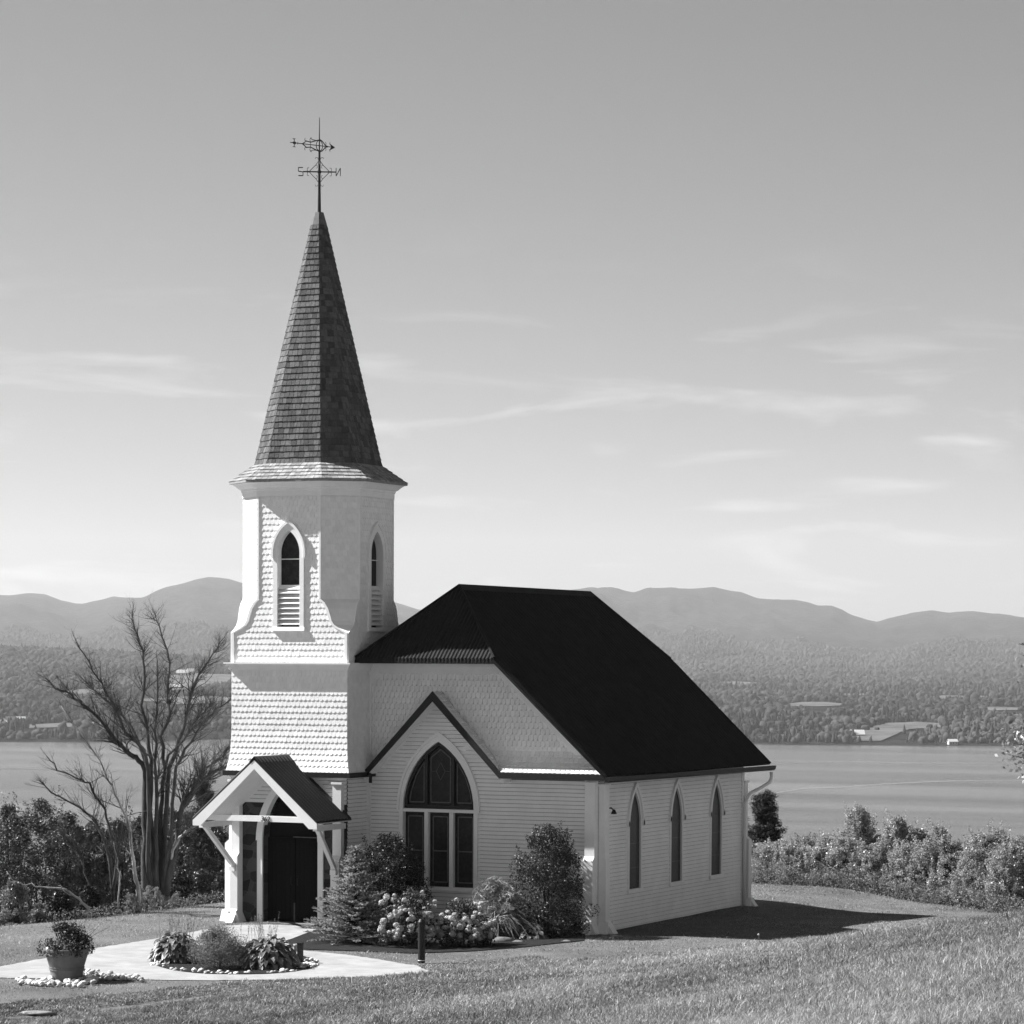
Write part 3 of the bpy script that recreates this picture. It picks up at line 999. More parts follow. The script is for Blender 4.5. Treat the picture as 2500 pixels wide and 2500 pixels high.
# ---- porch
PX, PZ, PYF, PYB, PW, PS = -8.07, 4.15, -2.90, -1.16, 1.745, .86
mb = MB(); mw = MB()
for sg in (1, -1):
    nrm = np.array((PS * sg, 0, 1)) / math.hypot(PS, 1)
    T_, B_, = [], []
    for y in np.arange(PYF, PYB + .001, .02):
        d = nrm * (.026 + .025 * math.sin(2 * math.pi * y / .16))
        T_.append(np.array((PX, y, PZ)) + d); B_.append(np.array((PX + sg * PW, y, PZ - PS * PW)) + d)
    mb.strip(T_, B_)
    q = [(PX, PYF, PZ), (PX + sg * PW, PYF, PZ - PS * PW), (PX + sg * PW, PYF, PZ - PS * PW - .03), (PX, PYF, PZ - .035)]
    mb.prism(q, (0, PYB - PYF, 0))
    # boards under the roof, bargeboard, back flashing
    mw.prism([(PX, PYF + .05, PZ - .037), (PX + sg * (PW - .02), PYF + .05, PZ - .037 - PS * (PW - .02)), (PX + sg * (PW - .02), PYF + .05, PZ - .07 - PS * (PW - .02)), (PX, PYF + .05, PZ - .075)], (0, PYB - PYF - .06, 0))
for sg in (1, -1):
    mb.add([(PX, PYF - .02, PZ + .06), (PX, PYB, PZ + .06), (PX + sg * .14, PYB, PZ - .085), (PX + sg * .14, PYF - .02, PZ - .085)], [(0, 1, 2, 3)])
pr = mb.build("porch_roof", MT["porch"], church)
mw.build("ceiling_boards", MT["white"], pr)
m = MB()
for sg in (1, -1):
    m.prism([(PX, PYF - .005, PZ - .04), (PX + sg * (PW + .0), PYF - .005, PZ - .04 - PS * PW), (PX + sg * (PW - .0), PYF - .005, PZ - .20 - PS * PW + .03), (PX + sg * (PW - .22), PYF - .005, PZ - .20 - PS * PW + .03), (PX, PYF - .005, PZ - .25)], (0, .05, 0))
m.build("bargeboard", MT["white"], pr)
m = MB()
m.prism([(PX, PYB + .01, PZ + .11), (PX + 1.0, PYB + .01, PZ + .11 - PS * 1.0), (PX + 1.0, PYB + .01, PZ - .03 - PS), (PX, PYB + .01, PZ - .03)], (0, .03, 0))
m.build("flashing", MT["white"], pr)
m = MB()
m.box(PX - 1.42, PX + 1.42, PYF + .05, PYF + .15, 2.62, 2.76)
m.box(PX - PW + .08, PX - PW + .20, PYF + .16, TY0 - .1, 2.42, 2.55)
m.box(PX + PW - .20, PX + PW - .08, PYF + .16, TY0 - .1, 2.42, 2.55)
bm_ = m.build("porch_beam", MT["white"], church)
cu = bpy.data.curves.new("house_number", "FONT"); cu.body = "362"; cu.size = .175; cu.offset = .002; cu.extrude = .004; cu.shear = .12
cu.align_x = "CENTER"
co_ = bpy.data.objects.new("house_number", cu); COL.objects.link(co_)
co_.rotation_euler = (math.pi / 2, 0, 0); co_.location = (-7.78, PYF + .04, 2.63)
bpy.context.view_layer.update()
me_ = bpy.data.meshes.new_from_object(co_.evaluated_get(bpy.context.evaluated_depsgraph_get()))
me_.transform(co_.matrix_world); bpy.data.objects.remove(co_)
me_.name = "house_number"; me_.materials.clear()
hn = link("house_number", me_, MT["black"])
hn.parent = bm_
for sg, xb in ((-1, TX0 + .21), (1, -6.63)):
    m = MB()
    xt = PX + sg * (PW - .14)
    m.bar((xt, PYF + .2, 2.56), (xb, TY0 - .27, 1.42), .1, .1)
    m.box(xb - .08, xb + .08, TY0 - .36, TY0 - .2, 1.28, 1.40)
    m.build("strut", MT["white"], church)

for o in list(bpy.data.objects):
    if "abs" in o: del o["abs"]

# =================================================================== SETTING
def grid_mesh(name, X, Y, Z, m, kind="structure", smooth=True):
    nu, nv = X.shape
    V = np.stack([X, Y, Z], -1).reshape(-1, 3)
    i = np.arange(nu * nv).reshape(nu, nv)
    Fq = np.stack([i[:-1, :-1], i[1:, :-1], i[1:, 1:], i[:-1, 1:]], -1).reshape(-1, 4)
    o = link(name, npmesh(name, V, Fq, smooth=smooth), m)
    return tag(o, kind=kind)

lawn_m = mat("lawn_soil", .12, .95, .1, .35, .35, .5, 30)
us = np.unique(np.concatenate([np.arange(-26, 26.1, .5), np.linspace(-700, -26, 40), np.linspace(26, 700, 40)]))
vs = np.unique(np.concatenate([np.linspace(-60, 4, 12), np.arange(4, 112, .5), np.linspace(112, 500, 60)]))
U_, V_ = np.meshgrid(us, vs, indexing="ij")
X_, Y_ = xy_of(U_, V_)
grid_mesh("ground", X_, Y_, ground(X_, Y_), lawn_m)

def sheet(name, pts, lift, m, kind="structure", maxe=.5):
    bm = bmesh.new()
    vv = [bm.verts.new((p[0], p[1], 0)) for p in pts]
    for i in range(len(vv)): bm.edges.new((vv[i], vv[(i + 1) % len(vv)]))
    bmesh.ops.triangle_fill(bm, edges=bm.edges[:], use_beauty=True)
    for _ in range(6):
        le = [e for e in bm.edges if e.calc_length() > maxe]
        if not le: break
        bmesh.ops.subdivide_edges(bm, edges=le, cuts=1)
        bmesh.ops.triangulate(bm, faces=bm.faces[:])
    co = np.array([v.co[:] for v in bm.verts])
    z = ground(co[:, 0], co[:, 1]) + lift
    for v, q in zip(bm.verts, z): v.co.z = q
    bmesh.ops.recalc_face_normals(bm, faces=bm.faces)
    me = bpy.data.meshes.new(name); bm.to_mesh(me); bm.free()
    return tag(link(name, me, m), kind=kind)

def smooth_loop(P, n=6):
    P = [np.array(p, float) for p in P]; out = []
    for i in range(len(P)):
        p0, p1, p2, p3 = P[i - 1], P[i], P[(i + 1) % len(P)], P[(i + 2) % len(P)]
        for k in range(n):
            t = k / n
            out.append(.5 * (2 * p1 + (p2 - p0) * t + (2 * p0 - 5 * p1 + 4 * p2 - p3) * t * t + (3 * p1 - p0 - 3 * p2 + p3) * t ** 3))
    return out

def inpoly(x, y, poly):
    c = np.zeros(len(x), bool)
    n = len(poly)
    for i in range(n):
        x1, y1, x2, y2 = *poly[i][:2], *poly[(i + 1) % n][:2]
        if abs(y2 - y1) < 1e-9: continue
        c ^= ((y1 > y) != (y2 > y)) & (x < (x2 - x1) * (y - y1) / (y2 - y1) + x1)
    return c

path_px = [(-160, 2392), (-60, 2377), (0, 2361), (110, 2341), (220, 2319), (383, 2293), (480, 2275), (545, 2262), (590, 2259), (660, 2259), (771, 2263), (774, 2280), (735, 2287), (697, 2297), (708, 2312), (738, 2322), (816, 2329), (932, 2345), (1018, 2359), (1088, 2371), (1010, 2379), (855, 2387), (680, 2393), (505, 2395), (350, 2393), (250, 2393), (120, 2391), (0, 2388), (-80, 2396), (-200, 2412)]
path0 = [gpt(*p) for p in path_px]; path = []
for a_, b_ in zip(path0, path0[1:] + path0[:1]):
    n_ = max(1, int(math.dist(a_[:2], b_[:2]) / .18))
    path += [a_ * (1 - k / n_) + b_ * (k / n_) + np.array((*rng.normal(0, .022, 2), 0)) for k in range(n_)]
path_m = mat("pale_path", .30, .9, .15, .2, 1.6, .4, 50)
sheet("path", path, .014, path_m)
mulch_px = [(700, 2299), (712, 2310), (742, 2319), (850, 2323), (1005, 2329), (1160, 2323), (1285, 2313), (1425, 2298), (1428, 2280), (1300, 2262), (1100, 2262), (900, 2255), (790, 2262), (772, 2278)]
mulch = [gpt(*p) for p in mulch_px[:9]] + [np.array((-.5, -.05, 0)), np.array((-6.4, -.05, 0)), np.array((-6.9, -1.3, 0))]
sheet("flower_bed_soil", mulch, .02, MT["mulch"])
BED = [gpt(*p) for p in [(368, 2346), (392, 2363), (470, 2377), (560, 2381), (660, 2379), (735, 2371), (778, 2357), (745, 2338), (650, 2318), (520, 2310), (420, 2318)]]
sheet("bed_soil", smooth_loop(BED, 4), .03, MT["mulch"], maxe=.4)

# lake
lake_m = bpy.data.materials.new("lake_water"); lake_m.use_nodes = True
nt = lake_m.node_tree; p = nt.nodes["Principled BSDF"]
p.inputs["Base Color"].default_value = (.055, .055, .055, 1); p.inputs["Roughness"].default_value = .22; p.inputs["Specular IOR Level"].default_value = .5
tc = nt.nodes.new("ShaderNodeTexCoord"); mp = nt.nodes.new("ShaderNodeMapping"); mp.inputs["Rotation"].default_value = (0, 0, -YAW)
mp.inputs["Scale"].default_value = (.0016, .012, 1)
nt.links.new(tc.outputs["Object"], mp.inputs["Vector"])
n1 = nt.nodes.new("ShaderNodeTexNoise"); n1.inputs["Scale"].default_value = 1.0; n1.inputs["Detail"].default_value = 6; n1.inputs["Roughness"].default_value = .55
nt.links.new(mp.outputs[0], n1.inputs["Vector"])
cr = nt.nodes.new("ShaderNodeMapRange"); cr.inputs["From Min"].default_value = .35; cr.inputs["From Max"].default_value = .7; cr.inputs["To Min"].default_value = .03; cr.inputs["To Max"].default_value = .11
nt.links.new(n1.outputs["Fac"], cr.inputs["Value"]); nt.links.new(cr.outputs[0], p.inputs["Base Color"])
mp2 = nt.nodes.new("ShaderNodeMapping"); mp2.inputs["Rotation"].default_value = (0, 0, -YAW); mp2.inputs["Scale"].default_value = (.12, .3, 1)
nt.links.new(tc.outputs["Object"], mp2.inputs["Vector"])
n2 = nt.nodes.new("ShaderNodeTexNoise"); n2.inputs["Scale"].default_value = 1.0; n2.inputs["Detail"].default_value = 4
nt.links.new(mp2.outputs[0], n2.inputs["Vector"])
bp = nt.nodes.new("ShaderNodeBump"); bp.inputs["Strength"].default_value = 1.0; bp.inputs["Distance"].default_value = 1.3
nt.links.new(n2.outputs["Fac"], bp.inputs["Height"]); nt.links.new(bp.outputs[0], p.inputs["Normal"])
us = np.linspace(-1600, 1600, 9); vs = np.linspace(200, 3300, 9)
U_, V_ = np.meshgrid(us, vs, indexing="ij"); X_, Y_ = xy_of(U_, V_)
grid_mesh("lake", X_, Y_, np.full_like(X_, -60.0), lake_m)
# long slicks of calm water
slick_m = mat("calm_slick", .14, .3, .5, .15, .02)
def slick(pts, wpx):
    A, B = [], []
    for (px, py), w in zip(pts, wpx):
        A.append(at(px, py - w / 2, 2, -59.94)); B.append(at(px, py + w / 2, 2, -59.94))
    return MB().strip(A, B)
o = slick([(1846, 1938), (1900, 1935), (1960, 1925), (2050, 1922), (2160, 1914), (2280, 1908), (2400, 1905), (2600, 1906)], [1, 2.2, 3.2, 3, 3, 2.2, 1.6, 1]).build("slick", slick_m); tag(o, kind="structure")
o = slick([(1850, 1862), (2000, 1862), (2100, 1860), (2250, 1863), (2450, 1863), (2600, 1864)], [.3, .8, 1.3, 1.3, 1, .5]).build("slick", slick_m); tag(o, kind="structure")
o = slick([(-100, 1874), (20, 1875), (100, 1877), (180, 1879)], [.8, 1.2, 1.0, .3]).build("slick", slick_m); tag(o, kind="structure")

# far shore, woods and mountains
RX_ = np.array([-700, -300, -100, 0, 25, 62, 81, 109, 149, 186, 205, 224, 255, 276, 298, 326, 348, 373, 407, 447, 478, 509, 534, 559, 592, 640, 700, 800, 880, 953, 984, 1018, 1035, 1100, 1200, 1300, 1360, 1410, 1436, 1488, 1540, 1572, 1630, 1682, 1700, 1741, 1779, 1808, 1845, 1886, 1932, 1969, 1994, 2027, 2052, 2073, 2114, 2139, 2160, 2197, 2238, 2271, 2313, 2333, 2383, 2445, 2500, 2600, 2900, 3300.])
RY_ = np.array([1500, 1470, 1455, 1453, 1454, 1449, 1449, 1451, 1466, 1474, 1475, 1470, 1464, 1457, 1461, 1464, 1464, 1451, 1434, 1425, 1415, 1409, 1411, 1415, 1425, 1432, 1436, 1442, 1452, 1468, 1477, 1488, 1491, 1500, 1492, 1470, 1452, 1441, 1439, 1444, 1449, 1440, 1440, 1439, 1438, 1434, 1443, 1447, 1461, 1464, 1465, 1471, 1480, 1482, 1491, 1503, 1515, 1520, 1513, 1505, 1497, 1492, 1497, 1494, 1496, 1503, 1513, 1525, 1500, 1540.])
RA, RS = (RX_ - 1250) / F, (1609 + (RX_ - 1250) * .0047 - RY_) / F
VR = 11000.0
def far(a, v):
    up = np.interp(a, RA, RS) * VR + 6.6
    shore = 2345 + 60 * (fbm(a * 30 + 5, a * 0 + 2.0, 3) - .5) + 40 * np.interp(a, [-.17, -.09, .08, .17], [-1.6, 3.0, .6, -1.2])
    base = np.interp(v, [0, 2000, 2345, 2500, 3200, 4400, 6000, 8000, 20000], [-75, -66, -60.3, -54, -44, -34, -25, 0, 60])
    base = np.where(v < shore, -64, base + np.maximum(0, 1) * 0)
    lx = (a - (-.171)) / .12
    lh = 44 * np.exp(-np.maximum(lx, 0) ** 2 * 1.3) * np.exp(-((v - 4700) / 1100) ** 2)
    rough = (fbm(a * 60, v / 420, 4) - .5)
    base = base + lh + rough * 8 * sstep(2450, 3200, v)
    g = np.exp(-(np.abs(v - VR) / np.where(v < VR, 2500, 3000)) ** 1.7)
    spur = (fbm(a * 34 + .00012 * v, v / 1500, 5) - .5)
    ridge = up * g
    spurs = (spur * 120 + 55 * (fbm(a * 150, v / 350, 3) - .5)) * np.clip((VR - v) / 1500, 0, 1) * sstep(5600, 8300, v) * np.clip(up / 250, .4, 1.3)
    return np.maximum(base, -70) * (1 - g) + ridge + spurs
aa = np.linspace(-.36, .36, 620)
vv_ = np.concatenate([np.arange(2150, 2600, 12), np.arange(2600, 5600, 60), np.arange(5600, 11600, 75), np.linspace(11600, 15000, 16)])
A_, V_ = np.meshgrid(aa, vv_, indexing="ij")
X_, Y_ = xy_of(A_ * V_, V_)
hill_m = bpy.data.materials.new("wooded_hills"); hill_m.use_nodes = True
nt = hill_m.node_tree; p = nt.nodes["Principled BSDF"]; p.inputs["Roughness"].default_value = 1; p.inputs["Specular IOR Level"].default_value = 0
tc = nt.nodes.new("ShaderNodeTexCoord")
n1 = nt.nodes.new("ShaderNodeTexNoise"); n1.inputs["Scale"].default_value = .03; n1.inputs["Detail"].default_value = 8; n1.inputs["Roughness"].default_value = .85
n2 = nt.nodes.new("ShaderNodeTexNoise"); n2.inputs["Scale"].default_value = .0016; n2.inputs["Detail"].default_value = 5
for n in (n1, n2): nt.links.new(tc.outputs["Object"], n.inputs["Vector"])
m1 = nt.nodes.new("ShaderNodeMapRange"); m1.inputs["From Min"].default_value = .3; m1.inputs["From Max"].default_value = .7; m1.inputs["To Min"].default_value = .0; m1.inputs["To Max"].default_value = .1
m2 = nt.nodes.new("ShaderNodeMapRange"); m2.inputs["From Min"].default_value = .3; m2.inputs["From Max"].default_value = .7; m2.inputs["To Min"].default_value = .6; m2.inputs["To Max"].default_value = 1.35
nt.links.new(n1.outputs["Fac"], m1.inputs["Value"]); nt.links.new(n2.outputs["Fac"], m2.inputs["Value"])
mu = nt.nodes.new("ShaderNodeMath"); mu.operation = "MULTIPLY"; nt.links.new(m1.outputs[0], mu.inputs[0]); nt.links.new(m2.outputs[0], mu.inputs[1])
nt.links.new(mu.outputs[0], p.inputs["Base Color"])
bp = nt.nodes.new("ShaderNodeBump"); bp.inputs["Strength"].default_value = 1; bp.inputs["Distance"].default_value = 30
nt.links.new(n1.outputs["Fac"], bp.inputs["Height"]); nt.links.new(bp.outputs[0], p.inputs["Normal"])
grid_mesh("hills", X_, Y_, far(A_, V_), hill_m)

def farpt(px, py, v0=2300, v1=9000):
    d = ray(px, py); t = np.linspace(v0, v1, 4000) / (d @ HF)
    P = CAM[None] + d[None] * t[:, None]
    u, v = uv_of(P[:, 0], P[:, 1]); z = far(u / v, v)
    i = np.argmax(P[:, 2] < z)
    return np.array([P[i, 0], P[i, 1], z[i]])

# open fields among the woods: light strips
field_m = mat("hay_field", .095, .95, .1, .5, .03)
FIELDS = []
def field(pts):
    q = [farpt(*p_) for p_ in pts]
    FIELDS.append(q)
    bm = bmesh.new(); vs_ = [bm.verts.new((p_[0], p_[1], 0)) for p_ in q]
    for i in range(len(vs_)): bm.edges.new((vs_[i], vs_[(i + 1) % len(vs_)]))
    bmesh.ops.triangle_fill(bm, edges=bm.edges[:])
    for _ in range(5):
        le = [e for e in bm.edges if e.calc_length() > 40]
        if not le: break
        bmesh.ops.subdivide_edges(bm, edges=le, cuts=1); bmesh.ops.triangulate(bm, faces=bm.faces[:])
    co = np.array([v.co[:] for v in bm.verts]); u, v = uv_of(co[:, 0], co[:, 1]); z = far(u / v, v) + 1.2
    for w, k in zip(bm.verts, z): w.co.z = k
    bmesh.ops.recalc_face_normals(bm, faces=bm.faces)
    me = bpy.data.meshes.new("field"); bm.to_mesh(me); bm.free()
    tag(link("field", me, field_m), kind="structure")
field([(2085, 1812), (2090, 1795), (2125, 1777), (2165, 1768), (2240, 1765), (2300, 1769), (2296, 1779), (2220, 1783), (2190, 1795), (2150, 1812)])
field([(1975, 1693), (2100, 1696), (2155, 1692), (2155, 1696), (2030, 1700), (1980, 1698)])
field([(2200, 1704), (2300, 1700), (2410, 1701), (2410, 1705), (2210, 1708)])
field([(5, 1661), (40, 1652), (85, 1650), (80, 1657), (20, 1664)])
field([(420, 1650), (470, 1646), (590, 1650), (600, 1662), (520, 1680), (420, 1688), (405, 1670)])
field([(330, 1712), (430, 1704), (600, 1708), (600, 1720), (440, 1722)])
field([(70, 1772), (150, 1768), (280, 1765), (270, 1770), (170, 1778), (70, 1781)])
field([(0, 1756), (55, 1760), (50, 1772), (0, 1770)])

field([(1880, 1722), (1960, 1716), (2060, 1720), (2050, 1725), (1940, 1727)])
field([(2330, 1733), (2420, 1728), (2500, 1730), (2500, 1736), (2400, 1738)])
field([(1730, 1668), (1790, 1665), (1850, 1668), (1840, 1673), (1750, 1673)])
field([(2440, 1658), (2560, 1655), (2560, 1661), (2450, 1662)])
field([(140, 1690), (230, 1684), (300, 1690), (260, 1697), (160, 1698)])
# ---- far woods: one mass of crowns
def ico(k, cut):
    bm = bmesh.new(); bmesh.ops.create_icosphere(bm, subdivisions=k, radius=1)
    V = np.array([v.co[:] for v in bm.verts]); Fc = np.array([[v.index for v in f.verts] for f in bm.faces]); bm.free()
    keep = (V[Fc][:, :, 2].mean(1) > cut); Fc = Fc[keep]
    return V, Fc
IV, IF = ico(2, -.45)
def woods(N, v0, v1, pw, k, rlo, rhi, lift):
    IVk, IFk = ico(k, -.5)
    av = rng.uniform(-.225, .225, N * 5); vv2 = v0 + (rng.random(N * 5) ** pw) * (v1 - v0)
    u = av * vv2; x, y = xy_of(u, vv2); z = far(av, vv2)
    ok = z > -59.3
    for q in FIELDS:
        fv_ = np.mean([uv_of(p_[0], p_[1])[1] for p_ in q])
        for dv, pr in (((0, .96), (60, .85), (120, .7), (180, .45)) if fv_ < 2900 else ((0, 1), (70, .97), (140, .93), (210, .88), (290, .75), (380, .5))):
            ok &= ~(inpoly(x + dv * HF[0], y + dv * HF[1], q) & (rng.random(len(x)) < pr))
    dens = fbm(x / 230, y / 230, 4); d2 = fbm(x / 900 + 7, y / 500, 3)
    ok &= (dens > .40) | (rng.random(len(x)) < .3)
    x, y, z, vv2, dens, d2 = [t[ok][:N] for t in (x, y, z, vv2, dens, d2)]
    n = len(x)
    con = rng.random(n) < .2 + .5 * (d2 > .58)
    R_ = rng.uniform(rlo, rhi, n) * np.where(rng.random(n) < .1, 1.4, 1.0)
    R_[con] *= .62
    Hh = np.where(con, rng.uniform(1.6, 2.4, n), rng.uniform(.75, 1.25, n))
    P_ = IVk[None] * (1 + .34 * (rng.random((n, len(IVk), 1)) - .5) * 2)
    taper = np.where(con[:, None], 1 - .42 * (IVk[None, :, 2] + 1) * np.ones((n, 1)), 1.0)
    P_ = P_ * np.stack([taper * R_[:, None], taper * R_[:, None], np.ones_like(taper) * (R_ * Hh)[:, None]], -1)
    P_ = P_ + np.stack([x, y, z + R_ * Hh * .75], -1)[:, None, :]
    Fq = (IFk[None] + (np.arange(n) * len(IVk))[:, None, None]).reshape(-1, 3)
    tone = np.where(con, .08, .5) + rng.normal(0, .2, n) + 1.3 * (dens - .5) + 1.2 * (d2 - .5) + lift  # lift: distance fade put into the crowns' colour, paler in farther bands
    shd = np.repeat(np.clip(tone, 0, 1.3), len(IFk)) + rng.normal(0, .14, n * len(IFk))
    return P_.reshape(-1, 3), Fq, np.clip(shd, 0, 1.4)
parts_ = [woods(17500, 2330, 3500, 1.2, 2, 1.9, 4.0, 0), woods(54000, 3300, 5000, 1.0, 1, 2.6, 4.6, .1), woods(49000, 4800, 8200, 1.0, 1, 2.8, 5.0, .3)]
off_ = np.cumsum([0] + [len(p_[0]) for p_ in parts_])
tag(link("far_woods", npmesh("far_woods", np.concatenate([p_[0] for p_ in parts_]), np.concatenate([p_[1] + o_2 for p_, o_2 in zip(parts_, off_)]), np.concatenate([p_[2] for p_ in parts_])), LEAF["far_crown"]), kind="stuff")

# ---- farm buildings on the far shore
def farhouse(name, px, py, w, d, h, rh, label, cat, wm, rm, rot=0.0, v=None, group=None):
    b = farpt(px, py)
    r = empty(name, b, label, cat, group)
    r.rotation_euler.z = YAW + rot
    m = MB(); m.box(-w / 2, w / 2, -d / 2, d / 2, -2, h)
    m.prism([(-w / 2, -d / 2, h), (-w / 2, d / 2, h), (-w / 2, 0, h + rh * .93)], (w, 0, 0))
    m.build("wall", wm, r)
    m = MB()
    for sg in (1, -1):
        m.prism([(-w / 2 - .5, 0, h + rh), (-w / 2 - .5, sg * (d / 2 + .6), h - .35), (-w / 2 - .5, sg * (d / 2 + .6), h - .15), (-w / 2 - .5, 0, h + rh + .25)], (w + 1, 0, 0))
    m.build("roof", rm, r)
    m = MB()
    for k in range(3):
        m.box(-w / 2 + w * (k + .5) / 3.2, -w / 2 + w * (k + .5) / 3.2 + w * .1, -d / 2 - .08, -d / 2, h * .25, h * .7)
    m.build("window", MT["glass"], r)
    return r
farhouse("barn", 2092, 1799, 11, 8, 2.2, 3.4, "long barn with a bright tin roof standing at the edge of the far shore field", "barn", MT["barnwall"], MT["barnroof"], .1)
farhouse("shed", 2070, 1808, 5.5, 5, 2.6, 2.2, "small dark shed just below the bright roofed barn", "shed", MT["barnwall"], MT["barnwall"], .9)
farhouse("boathouse", 2325, 1818, 7, 5, 2.6, 1.6, "white boathouse at the water's edge of the far shore, right of the field", "boathouse", MT["house"], MT["house"], .2)
farhouse("cottage", 1905, 1806, 6, 5, 2.6, 1.6, "pale cottage among shoreline trees just right of the church roof's lower corner", "cottage", MT["house"], MT["barnwall"], .4)
farhouse("farmhouse", 446, 1650, 16, 9, 4, 4, "long white farmhouse at the top edge of the field behind the bare tree", "house", MT["house"], MT["house"], .1)
farhouse("farmhouse", 466, 1649, 9, 9, 5, 4, "squarish white farmhouse right of the long one above the field", "house", MT["house"], MT["house"], .5)
farhouse("barn", 432, 1683, 15, 8, 3, 3, "low barn with a pale roof in the middle of the field behind the bare tree", "barn", MT["barnwall"], MT["barnroof"], .1)
farhouse("cottage", 28, 1768, 9, 6, 3.5, 3, "white cottage left of a second one near the shore at the photo's left edge", "cottage", MT["house"], MT["barnwall"], .3)
farhouse("cottage", 51, 1768, 7, 6, 3.5, 3, "white cottage beside the strip of pale shore field, nearer the bare tree than its twin", "cottage", MT["house"], MT["house"], .3)

# =================================================================== PLANTS
def rand_unit(n):
    v = rng.normal(size=(n, 3)); return v / np.linalg.norm(v, axis=1)[:, None]

def leaves(P, size, shade, droop=.0, aspect=.5, up=.0):
    n = len(P)
    d = rand_unit(n); d[:, 2] = d[:, 2] * .7 - droop + up; d /= np.linalg.norm(d, axis=1)[:, None]
    s = np.cross(d, rand_unit(n)); s /= np.linalg.norm(s, axis=1)[:, None] + 1e-9
    nn = np.cross(d, s)
    size = np.broadcast_to(size, (n,))[:, None]
    b = P - d * size * .5; t = P + d * size * .5 + nn * size * .08
    l = P + s * size * aspect * .5 + nn * size * .12; r = P - s * size * aspect * .5 + nn * size * .12
    V = np.stack([b, l, t, r], 1).reshape(-1, 3)
    return V, np.arange(n * 4).reshape(n, 4), np.clip(shade, 0, 1)

def crown_pts(n, H, prof, R, K=40, cr=.28, z0=.0):
    """n points in leafy clumps filling an uneven crown; prof(t)->relative radius"""
    t = rng.random(K) ** (.8 if z0 > .02 else 1.3)
    th = rng.random(K) * 2 * np.pi
    rr = np.sqrt(rng.uniform(.03, 1.0, K)) * prof(t) * R * rng.uniform(.75, 1.15, K)
    Cc = np.stack([rr * np.cos(th), rr * np.sin(th), z0 + t * (H - z0)], -1)
    rad = cr * rng.uniform(.6, 1.35, K)
    k = rng.choice(K, n, p=rad ** 2 / (rad ** 2).sum())
    off = rand_unit(n) * (rng.uniform(.35, 1.05, n) ** .6)[:, None] * rad[k][:, None]
    off[:, 2] *= .8
    shade = np.clip(.45 + rng.normal(0, .22, n) + rng.normal(0, .15, K)[k], 0, 1)
    P = Cc[k] + off
    P[:, 2] = np.maximum(P[:, 2], .03)
    return P, shade, Cc

def stems_mesh(Cc, H, m_, name, root, base_r=.03, ns=5, spread=.08):
    mb = MB()
    idx = rng.choice(len(Cc), min(len(Cc), 16), replace=False)
    bs = [np.array((rng.normal(0, spread), rng.normal(0, spread), -.3)) for _ in range(ns)]
    for j, i in enumerate(idx):
        b = bs[j % ns]; c = Cc[i]
        mid = b * .4 + c * .6 * np.array((.6, .6, 1)); mid[2] = c[2] * .55
        mb.tube([b, mid, c], [base_r, base_r * .6, base_r * .2], 5)
    return mb.build(name, m_, root)

PF = dict(
    dome=lambda t: np.sqrt(np.clip(1 - (t * 1.0) ** 2.2, 0.02, 1)) * (.75 + .25 * np.minimum(t * 4, 1)),
    cone=lambda t: np.clip(1.0 - .9 * t, .05, 1) * (.6 + .4 * np.minimum(t * 4, 1)),
    spire=lambda t: np.clip(1.05 - t, .08, 1) ** .7 * (.7 + .3 * np.minimum(t * 3, 1)),
    round=lambda t: np.sqrt(np.clip(1 - (2 * t - 1) ** 2, .05, 1)),
)
def bush(name, pos, H, R, n, size, leaf, prof, label, cat, group=None, K=45, cr=None, stem=MT["greenbark"], crown="crown", stemname="trunk", sprigs=8, aspect=.5, z0=.05, base_r=.035, droop=.1):
    r = empty(name, pos, label, cat, group)
    P, sh, Cc = crown_pts(n, H * .93, PF[prof], R, K, cr or R * .33, z0)
    if sprigs:               # shoots breaking the outline
        pts, ss = [], []
        for _ in range(sprigs):
            t = rng.uniform(.35, .95); th = rng.random() * 6.28; q = PF[prof](np.array([t]))[0] * R * .8
            b = np.array((q * math.cos(th), q * math.sin(th), t * H * .9))
            d = np.array((math.cos(th) * .35, math.sin(th) * .35, 1)) * rng.uniform(.12, .34) * H * .6
            k = int(26 * min(3.0, max(1.0, (.1 / size) ** 1.5)))
            tt = rng.random(k)[:, None]
            pts.append(b + d * tt + rng.normal(0, .03 + size * .3, (k, 3)) * (1.1 - .6 * tt)); ss.append(rng.uniform(.3, .8, k))
        P = np.concatenate([P] + pts); sh = np.concatenate([sh] + ss)
    sz = size * rng.uniform(.6, 1.3, len(P))
    V, Fq, s = leaves(P, sz, sh, droop, aspect)
    stems_mesh(Cc, H, stem, stemname, r, base_r)
    link(crown, npmesh(crown, V, Fq, s), LEAF[leaf], r)
    return r

def place(px, v, dz=0):
    a = (px - 1250) / F
    x, y = xy_of(a * v, v)
    return np.array((x, y, gz(x, y) + dz))
def top_h(px, py, pos):
    u, v = uv_of(pos[0], pos[1]); return atv(px, py, v)[2] - pos[2]

